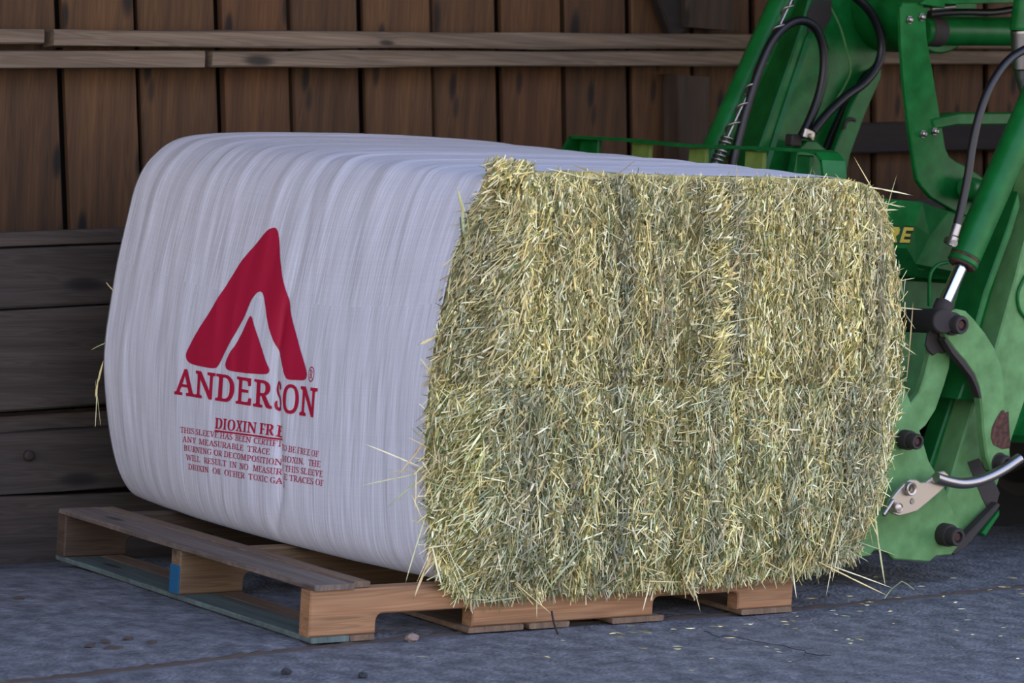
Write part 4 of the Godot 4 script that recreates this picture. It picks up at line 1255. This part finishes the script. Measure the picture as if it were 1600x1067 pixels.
	# ---- bracket, its bars and bolts
	var br := part("guard_bracket", plate_mesh(PackedVector2Array([Vector2(1.927, 1.317), Vector2(1.936, 1.33), Vector2(2, 1.334), Vector2(2.011, 1.303), Vector2(2.021, 1.25), Vector2(2.044, 1.183), Vector2(2.071, 1.1), Vector2(2.092, 1.039), Vector2(2.108, 0.9902), Vector2(2.122, 0.9722), Vector2(2.145, 0.9606), Vector2(2.192, 0.9467), Vector2(2.248, 0.9205), Vector2(2.275, 0.8743), Vector2(2.248, 0.8188), Vector2(2.193, 0.8284), Vector2(2.155, 0.8383), Vector2(2.104, 0.8571), Vector2(2.071, 0.8701), Vector2(2.036, 0.8953), Vector2(2.02, 0.9117), Vector2(2.005, 0.9588), Vector2(1.986, 1.027), Vector2(1.96, 1.125), Vector2(1.939, 1.23)]), -0.55, -0.565, 0.003), M.green, t, "bent green guard bracket")
	for p in PackedVector3Array([Vector3(1.956, 1.29, -0.548), Vector3(1.995, 1.299, -0.548), Vector3(2.026, 1.022, -0.548), Vector3(2.064, 1.03, -0.548)]): bolt(p, 0.0075, br)
	for b in br.get_children(): b.position = Vector3.ZERO
	sub("pivot_tube", rod_mesh(PackedVector3Array([Vector3(2.154, 0.8995, -0.54)])[0] + Vector3(-0.01, 0, 0.03), PackedVector3Array([Vector3(2.154, 0.8995, -0.54)])[0] + Vector3(0.15, -0.02, 0.0), 0.028, 24), M.green, br)
	part("cross_bar", plate_mesh(PackedVector2Array([Vector2(2.051, 1.058), Vector2(2.141, 1.077), Vector2(2.641, 1.101), Vector2(2.644, 1.072), Vector2(2.133, 1.048), Vector2(2.062, 1.035)]), -0.545, -0.60, 0.003), M.green, t)
	part("cross_bar", plate_mesh(PackedVector2Array([Vector2(1.979, 1.329), Vector2(1.999, 1.342), Vector2(2.61, 1.389), Vector2(2.611, 1.376), Vector2(2.063, 1.334), Vector2(2.063, 1.325)]), -0.54, -0.62, 0.002), M.green, t)
	part("cross_bar", rod_mesh(PackedVector3Array([Vector3(2.105, 1.271, -0.66)])[0], PackedVector3Array([Vector3(2.683, 1.302, -0.66)])[0], 0.036, 28), M.green, t, "dark green round bar")
	part("bar_wear", lathe_mesh(PackedVector3Array([Vector3(2.118, 1.272, -0.66)])[0], Vector3(1, 0, 0), [[0, 0.0], [0, 0.0375], [0.045, 0.0375], [0.047, 0.036]], 28), M.grime, t)
	part("hose", tube_mesh(curve(PackedVector3Array([Vector3(2.079, 1.31, -0.61), Vector3(2.127, 1.317, -0.61), Vector3(2.202, 1.323, -0.61), Vector3(2.289, 1.328, -0.61), Vector3(2.376, 1.342, -0.61), Vector3(2.486, 1.358, -0.61)])), 0.009, 10), M.rubber, t, "black hose lying on the round bar")
	part("hose_fitting", rod_mesh(PackedVector3Array([Vector3(2.074, 1.323, -0.6)])[0], PackedVector3Array([Vector3(2.152, 1.335, -0.6)])[0], 0.008, 10), M.steel, t)
	var cp := part("valve_coupler", lathe_mesh(PackedVector3Array([Vector3(2.21, 1.139, -0.4)])[0], PackedVector3Array([Vector3(2.177, 1.353, -0.4)])[0] - PackedVector3Array([Vector3(2.21, 1.139, -0.4)])[0], [[0, 0], [0, 0.014], [0.03, 0.022], [0.05, 0.026], [0.055, 0.029], [0.14, 0.0305], [0.145, 0.03]], 24), M.steel, t, "bright steel hydraulic coupler")
	sub("cap", lathe_mesh(PackedVector3Array([Vector3(2.187, 1.281, -0.4)])[0], Vector3(0, 1, 0), [[0, 0.025], [0, 0.031], [0.006, 0.032], [0.11, 0.024], [0.12, 0.0]], 24), M.green, cp)
	sub("boot", lathe_mesh(PackedVector3Array([Vector3(2.211, 1.127, -0.398)])[0], Vector3(0, 1, 0), [[0, 0], [0, 0.012], [0.035, 0.022], [0.055, 0.0295], [0.06, 0.027]], 20), M.rubber, cp)
	# ---- hood
	var st := start()
	facet(st, PackedVector3Array([Vector3(1.739, 0.8717, -0.45), Vector3(1.946, 0.8624, -0.45), Vector3(1.927, 0.8075, -0.45), Vector3(1.907, 0.7527, -0.45), Vector3(1.75, 0.7528, -0.45)]))
	var inner: PackedVector3Array = PackedVector3Array([Vector3(1.946, 0.8624, -0.45), Vector3(1.927, 0.8075, -0.45), Vector3(1.907, 0.7527, -0.45)])
	var outer: PackedVector3Array = PackedVector3Array([Vector3(2.068, 0.839, -0.485), Vector3(2.013, 0.7826, -0.485), Vector3(1.973, 0.7146, -0.485)])
	for i in 2: quad(st, inner[i], inner[i + 1], outer[i + 1], outer[i], Vector3(0, 0, 1))
	facet(st, PackedVector3Array([Vector3(2.068, 0.839, -0.485), Vector3(2.238, 0.8122, -0.485), Vector3(2.511, 0.7548, -0.485), Vector3(2.521, 0.6594, -0.485), Vector3(2.23, 0.6813, -0.485), Vector3(1.973, 0.7146, -0.485), Vector3(2.013, 0.7826, -0.485)]))
	facet(st, PackedVector3Array([Vector3(1.75, 0.7528, -0.45), Vector3(1.907, 0.7527, -0.45), Vector3(1.993, 0.6884, -0.51), Vector3(1.811, 0.692, -0.51)]))
	facet(st, PackedVector3Array([Vector3(1.907, 0.7527, -0.45), Vector3(1.973, 0.7146, -0.485), Vector3(1.993, 0.6884, -0.51)]))
	facet(st, PackedVector3Array([Vector3(1.973, 0.7146, -0.485), Vector3(2.23, 0.6813, -0.485), Vector3(2.262, 0.6662, -0.52), Vector3(2.039, 0.6851, -0.52), Vector3(1.993, 0.6884, -0.51)]))
	var hood := part("hood", done(st), M.green, t, "dark green hood side with moulded facets")
	sub("hood_body", plate_mesh(PackedVector2Array([Vector2(1.804, 0.8661), Vector2(2.011, 0.8566), Vector2(2.124, 0.838), Vector2(2.274, 0.8074), Vector2(2.595, 0.7408), Vector2(2.605, 0.6525), Vector2(2.266, 0.6725), Vector2(2.071, 0.6763), Vector2(1.82, 0.6913)]), -0.50, -0.88, 0.02), M.green, hood)
	# gold letters with a black edge, the last ones of a name along the hood
	for e in [[0.0045, 0.0012, M.black], [0.0, 0.0024, M.letter]]:
		var lt := hood_letters(e[0])
		lt.z_offset = e[1]
		sub("hood_lettering", lt.mesh(self), e[2], hood, "gold hood lettering" if e[0] == 0.0 else "")
	part("chassis", plate_mesh(PackedVector2Array([Vector2(1.836, 0.6943), Vector2(2.646, 0.6656), Vector2(2.69, 0.2494), Vector2(2.369, 0.2717), Vector2(2.098, 0.355), Vector2(1.867, 0.3578)]), -0.56, -0.80, 0.02), M.green, t)
	part("front_axle", rod_mesh(Vector3(2.55, 0.33, -0.35), Vector3(2.55, 0.33, -1.0), 0.06), M.grime, t)
	wheel(t, "front_wheel", Vector3(2.85, 0.27, -1.02), 0.35, 0.11, "far black front tyre")
	wheel(t, "front_wheel", Vector3(2.95, 0.33, -0.28), 0.35, 0.11, "near black front tyre")
	# the rest of the tractor, right of the picture
	sub("boom", plate_mesh(PackedVector2Array([Vector2(2.10, 0.98), Vector2(2.199, 1.268), Vector2(2.32, 1.54), Vector2(2.5, 1.68), Vector2(3.46, 1.62), Vector2(3.46, 1.46), Vector2(2.55, 1.50), Vector2(2.46, 1.40), Vector2(2.281, 0.912)]), -0.201, -0.289, 0.004), M.green, arm)
	sub("boom", plate_mesh(PackedVector2Array([Vector2(2.113, 1.47), Vector2(2.32, 1.62), Vector2(2.5, 1.68), Vector2(3.46, 1.62), Vector2(3.46, 1.46), Vector2(2.455, 1.496)]), -1.051, -1.149, 0.004), M.green, far)
	for z in [-0.245, -1.10]:
		part("mast", box_mesh(Vector3(3.46, 1.0, z), Vector3(0.12, 1.3, 0.08), 0.006), M.green, t)
		wheel(t, "rear_wheel", Vector3(4.55, 0.62, z + (0.04 if z > -0.5 else -0.04)), 0.64, 0.16, "large black rear tyre")
		part("fender", lathe_arc(Vector3(4.55, 0.62, z), 0.70, 0.13), M.green, t)
		part("roll_bar", rod_mesh(Vector3(5.0, 0.7, z), Vector3(5.0, 1.95, z), 0.03), M.black, t)
	part("roll_bar", rod_mesh(Vector3(5.0, 1.93, -0.245), Vector3(5.0, 1.93, -1.10), 0.03), M.black, t)
	sub("hood_rear", plate_mesh(PackedVector2Array([Vector2(2.56, 0.60), Vector2(2.56, 0.86), Vector2(2.9, 0.95), Vector2(3.6, 0.99), Vector2(3.66, 0.60)]), -0.50, -0.88, 0.03), M.green, hood)
	part("chassis", box_mesh(Vector3(3.6, 0.48, -0.69), Vector3(2.2, 0.28, 0.26), 0.02), M.green, t)
	part("dashboard", box_mesh(Vector3(3.72, 0.92, -0.69), Vector3(0.14, 0.42, 0.4), 0.03), M.black, t)
	part("steering_wheel", lathe_mesh(Vector3(3.88, 1.17, -0.69), Vector3(0.5, 1, 0), [[0.0, 0.15], [0.015, 0.165], [0.03, 0.15], [0.015, 0.135], [0.0, 0.15]], 28), M.black, t)
	part("seat", plate_mesh(PackedVector2Array([Vector2(4.25, 0.78), Vector2(4.25, 0.88), Vector2(4.62, 0.90), Vector2(4.70, 1.28), Vector2(4.78, 1.28), Vector2(4.74, 0.78)]), -0.46, -0.92, 0.03), M.letter, t)

func wheel(t: Node3D, called: String, at: Vector3, r: float, half: float, label: String) -> void:
	var wh := part(called, lathe_mesh(at, Vector3(0, 0, 1), [[-half, r * 0.57], [-half, r * 0.88], [-half * 0.72, r], [half * 0.72, r], [half, r * 0.88], [half, r * 0.57]], 40), M.tyre, t, label)
	sub("rim", lathe_mesh(at, Vector3(0, 0, 1), [[-half * 0.9, 0.0], [-half * 0.9, r * 0.57], [half * 0.9, r * 0.57], [half * 0.7, r * 0.48], [half * 0.2, r * 0.42], [half * 0.2, 0.0]], 30), M.letter if at.x > 2.9 else M.grime, wh)
	for i in 22:
		var a := TAU * i / 22
		sub("tread_lug", box_mesh(at + Vector3(cos(a), sin(a), 0) * (r * 1.012), Vector3(r * 0.08, r * 0.085, half * 1.8), 0.004, Basis(Vector3(0, 0, 1), a)), M.tyre, wh)

func lathe_arc(at: Vector3, r: float, half: float) -> ArrayMesh:
	var o := PackedVector2Array()
	for k in 15:
		var a := deg_to_rad(10 + k * 11.0)
		o.append(Vector2(at.x + cos(a) * r, at.y + sin(a) * r))
	for k in range(14, -1, -1):
		var a := deg_to_rad(10 + k * 11.0)
		o.append(Vector2(at.x + cos(a) * (r - 0.02), at.y + sin(a) * (r - 0.02)))
	return plate_mesh(o, at.z + half, at.z - half, 0.003)

func facet(st: SurfaceTool, p: PackedVector3Array) -> void:
	var flat := PackedVector2Array()
	for v in p: flat.append(Vector2(v.x, v.y))
	var idx := Geometry2D.triangulate_polygon(flat)
	for i in range(0, idx.size(), 3):
		tri(st, p[idx[i]], p[idx[i + 1]], p[idx[i + 2]], Vector3(0, 0, 1))

class Letters:
	var strokes := []
	var z_offset := 0.0
	var origin := Vector3()
	func mesh(s) -> ArrayMesh:
		var st: SurfaceTool = s.start()
		for p in strokes:
			s.plate(st, p, origin.z + z_offset, origin.z - 0.01, 0.0008)
		return s.done(st)

func hood_letters(fat: float) -> Letters:
	var l := Letters.new()
	var o: PackedVector3Array = PackedVector3Array([Vector3(1.881, 0.7658, -0.45), Vector3(1.925, 0.7999, -0.45)])
	l.origin = o[0]
	# block letters on a slant: E, with the letters before it hidden behind the hay
	var h := 0.0365
	var sl := 0.30
	var glyphs := {
		"E": [[Vector2(0, 0), Vector2(0.032, 0), Vector2(0.032, 0.008), Vector2(0.010, 0.008), Vector2(0.010, 0.0145), Vector2(0.028, 0.0145), Vector2(0.028, 0.0215), Vector2(0.010, 0.0215), Vector2(0.010, 0.0285), Vector2(0.032, 0.0285), Vector2(0.032, h), Vector2(0, h)]],
		"R": [[Vector2(0, 0), Vector2(0.010, 0), Vector2(0.010, 0.013), Vector2(0.014, 0.013), Vector2(0.022, 0), Vector2(0.034, 0), Vector2(0.024, 0.0145), Vector2(0.031, 0.019), Vector2(0.032, 0.030), Vector2(0.026, h), Vector2(0, h)]],
		"D": [[Vector2(0, 0), Vector2(0.024, 0), Vector2(0.032, 0.008), Vector2(0.032, 0.0285), Vector2(0.024, h), Vector2(0, h)]],
	}
	var x := 0.0
	for c in ["E", "R", "E", "E", "D"]:
		for g in glyphs[c]:
			var p := PackedVector2Array()
			for v in g: p.append(Vector2(o[0].x + x + v.x + sl * v.y, o[0].y + v.y))
			if fat > 0.0:
				var grown := Geometry2D.offset_polygon(p, fat * 0.7)
				if grown.size(): p = grown[0]
			l.strokes.append(p)
		x -= 0.042
	return l

# ------------------------------------------------------------------ fork carriage
func build_carriage() -> void:
	var t := thing("loader_carriage", Vector3(1.56, 0.0, -0.83))
	tag(t, "green steel carriage frame of the loader showing above the bale", "loader carriage")
	var rows := [[-1.335, 0.918], [-1.297, 0.963], [-1.222, 0.965], [-1.088, 0.967], [-1.016, 0.966], [-0.868, 0.964], [-0.804, 0.966], [-0.661, 0.970], [-0.595, 0.972], [-0.481, 0.974], [-0.40, 0.975], [-0.375, 0.970], [-0.354, 0.953], [-0.345, 0.92], [-0.345, 0.70]]
	var path := PackedVector3Array()
	for r in rows: path.append(Vector3(1.57, r[1], r[0]))
	var st := start()
	for i in path.size() - 1:
		var a := path[i]
		var b := path[i + 1]
		var n := (b - a).cross(Vector3(1, 0, 0)).normalized()
		if n.y < -0.01 or (absf(n.y) < 0.01 and n.z < 0): n = -n
		var w := Vector3(0.035, 0, 0)
		var d := n * 0.008
		quad(st, a - w, b - w, b + w, a + w, n)
		quad(st, a - w - d, b - w - d, b + w - d, a + w - d, -n)
		quad(st, a - w, b - w, b - w - d, a - w - d, Vector3(-1, 0, 0))
		quad(st, a + w, b + w, b + w - d, a + w - d, Vector3(1, 0, 0))
	part("top_bar", done(st), M.green, t, "dark green flat bar along the top")
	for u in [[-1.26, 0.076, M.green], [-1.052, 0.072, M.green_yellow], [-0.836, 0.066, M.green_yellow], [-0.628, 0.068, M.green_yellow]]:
		part("upright", box_mesh(Vector3(1.575, 0.56, u[0]), Vector3(0.012, 0.80, u[1]), 0.003), u[2], t, "flat upright in yellow-green, painted as if lit" if u[2] != M.green else "")
	part("upright", box_mesh(Vector3(1.58, 0.56, -0.46), Vector3(0.012, 0.80, 0.05), 0.003), M.green, t)
	part("lower_bar", box_mesh(Vector3(1.58, 0.16, -0.84), Vector3(0.03, 0.10, 0.98), 0.004), M.green, t)

# ------------------------------------------------------------------ small things
func build_small() -> void:
	var n := 0
	var stones := [["rounded brown pebble beside the pallet's front notch", 644, 1001, 0.012, 0], ["small dark pebble near the lower edge, left of the other", 447, 1052, 0.009, 1], ["dark pebble at the lower edge right of its twin", 567, 1056, 0.008, 1]]
	var at: PackedVector2Array = PackedVector2Array([Vector2(0.2146, 0.0355), Vector2(-0.1982, 0.2367), Vector2(-0.0761, 0.3025)])
	for s in stones:
		var r := RandomNumberGenerator.new()
		r.seed = 40 + n
		var st := start()
		var rings := []
		for i in 6:
			var ring := []
			var la := PI * i / 5.0 - PI / 2
			for k in 9:
				var lo := TAU * k / 9
				var rad: float = s[3] * r.randf_range(0.85, 1.15)
				ring.append(Vector3(cos(la) * cos(lo) * 1.25, sin(la) * 0.75, cos(la) * sin(lo)) * rad)
			rings.append(ring)
		var c := Vector3(at[n].x, ground_y(at[n].x, at[n].y) + s[3] * 0.62, at[n].y)
		for i in 5:
			for k in 9:
				var q := (k + 1) % 9
				quad(st, c + rings[i][k], c + rings[i][q], c + rings[i + 1][q], c + rings[i + 1][k], rings[i][k] + rings[i + 1][q])
		var o := part("pebble", done(st), M.stone if s[4] == 0 else M.stone_dark, self)
		tag(o, s[0], "pebble", "pebbles on the pavement")
		n += 1
	var bent := thing("straw", Vector3(1.62, 0, -0.1))
	tag(bent, "bent straw arched on the pavement joint right of the bale", "straw")
	part("stalk", tube_mesh(PackedVector3Array([Vector3(1.543, 0.002, -0.06), Vector3(1.566, 0.02, -0.0655), Vector3(1.561, 0.045, -0.0278), Vector3(1.588, 0.035, -0.0377), Vector3(1.658, 0.012, -0.0879)]), 0.0012, 5), M.straws[3], bent)
	var hang := part("dead_stem", tube_mesh(curve(PackedVector3Array([Vector3(0.5299, 0.0456, 0.06), Vector3(0.5383, 0.0195, 0.06), Vector3(0.5531, -0.007, 0.06), Vector3(0.5686, -0.0221, 0.06)])), 0.0022, 6), M.grime, self)
	tag(hang, "dark curled stem hanging below the hay in front of the pallet", "stem")
	# flakes of bark lying left of the pallet
	var flakes: PackedVector2Array = PackedVector2Array([Vector2(-0.3626, -0.1333), Vector2(-0.3061, -0.1493), Vector2(-0.2782, -0.1066), Vector2(-0.4129, -0.1026), Vector2(-0.3759, -0.0775), Vector2(-0.2997, -0.6026)])
	for i in flakes.size():
		var r := RandomNumberGenerator.new()
		r.seed = 90 + i
		var st := start()
		var c := Vector3(flakes[i].x, ground_y(flakes[i].x, flakes[i].y) + 0.0035, flakes[i].y)
		var ring := []
		var long := r.randf_range(0.010, 0.022)
		for k in 9:
			var a := TAU * k / 9
			ring.append(c + Vector3(cos(a) * long * r.randf_range(0.7, 1.1), r.randf_range(-0.001, 0.002), sin(a) * 0.006 * r.randf_range(0.7, 1.2)))
		for k in 9:
			var q := (k + 1) % 9
			var lowa: Vector3 = ring[k] - Vector3(0, 0.0028, 0)
			var lowb: Vector3 = ring[q] - Vector3(0, 0.0028, 0)
			tri(st, c + Vector3(0, 0.003, 0), ring[k], ring[q], Vector3.UP)
			quad(st, ring[k], ring[q], lowb, lowa, ring[k] - c)
		var o := part("bark_flake", done(st), M.dirt, self)
		tag(o, ["middle bark flake of the small cluster left of the pallet", "rearmost bark flake of the small cluster left of the pallet", "rightmost bark flake of the small cluster left of the pallet", "leftmost bark flake of the small cluster left of the pallet", "frontmost bark flake of the small cluster left of the pallet", "lone bark flake at the left edge near the plank wall"][i], "bark flake", "bark flakes left of the pallet")
	# hay bits strewn on the pavement
	var list := []
	for i in 170:
		var x := rng.randf_range(0.6, 2.6)
		var z := joint_z(x) + absf(rng.randfn(0.1, 0.28)) if i % 4 else joint_z(x) + rng.randf_range(-0.4, 0.0)
		if i % 9 == 0: x = rng.randf_range(-0.9, 0.8); z = rng.randf_range(0.1, 0.5)
		if z < 0.02 and x < 1.26 and x > -0.05: z = 0.1
		var a := rng.randfn(0.4, 0.7)
		list.append([strand(Vector3(x, ground_y(x, z) + 0.003, z), Vector3(cos(a), 0, sin(a)), rng.randf_range(0.001, 0.0022), rng.randf_range(0.008, 0.026)), rand_color(0.2, 3.0)])
	multi("hay_litter", blade(1, 9), list, M.hay, self)
	var litter := get_child(get_child_count() - 1)
	litter.set_meta("label", "scattered bits of hay lying on the pavement")
	litter.set_meta("category", "hay litter")

# ------------------------------------------------------------------ scene
func build_camera() -> void:
	var cam := Camera3D.new()
	cam.name = "camera"
	add_child(cam)
	var right := Vector3(0.805423,0.060168,0.589639)
	var up := Vector3(-0.000804,0.994944,-0.100428)
	cam.transform = Transform3D(Basis(right, up, right.cross(up)), Vector3(-3.20610,1.07080,4.92530))
	var lens := CameraAttributesPhysical.new()
	lens.frustum_focal_length = 109.92
	lens.frustum_focus_distance = 6.45
	lens.exposure_aperture = 6.3
	cam.attributes = lens
	cam.fov = rad_to_deg(2.0 * atan(533.5 / 4887.0))
	cam.near = 0.1
	cam.far = 300.0
	cam.current = true

func build_sky() -> void:
	var e := Environment.new()
	e.background_mode = Environment.BG_SKY
	var s := ProceduralSkyMaterial.new()
	s.sky_top_color = Color(0.51, 0.61, 0.82)
	s.sky_horizon_color = Color(0.93, 0.88, 0.82)
	s.sky_curve = 0.22
	s.ground_bottom_color = Color(0.35, 0.33, 0.31)
	s.ground_horizon_color = Color(0.62, 0.58, 0.54)
	s.sky_energy_multiplier = 1.0
	e.sky = Sky.new()
	e.sky.sky_material = s
	e.tonemap_mode = Environment.TONE_MAPPER_LINEAR
	e.tonemap_exposure = 4.5
	e.sdfgi_enabled = true
	e.ssao_enabled = true
	e.ssil_enabled = true
	var w := WorldEnvironment.new()
	w.name = "sky"
	w.environment = e
	add_child(w)
	# the sun stands behind the shed: everything in view is in its shade, the yard in front is lit
	var sun := DirectionalLight3D.new()
	sun.name = "sun"
	add_child(sun)
	sun.look_at_from_position(Vector3(3.0, 9.0, -7.5), Vector3.ZERO)
	sun.light_color = Color(1.0, 0.93, 0.82)
	sun.light_energy = 3.0
	sun.light_angular_distance = 0.6
	sun.shadow_enabled = true

func _ready() -> void:
	rng.seed = 20
	noise.seed = 4
	noise.frequency = 0.01
	noise.fractal_octaves = 3
	build_camera()
	build_sky()
	make_materials()
	build_ground()
	build_wall()
	build_roof()
	build_bale()
	build_pallet()
	build_tractor()
	build_carriage()
	build_small()
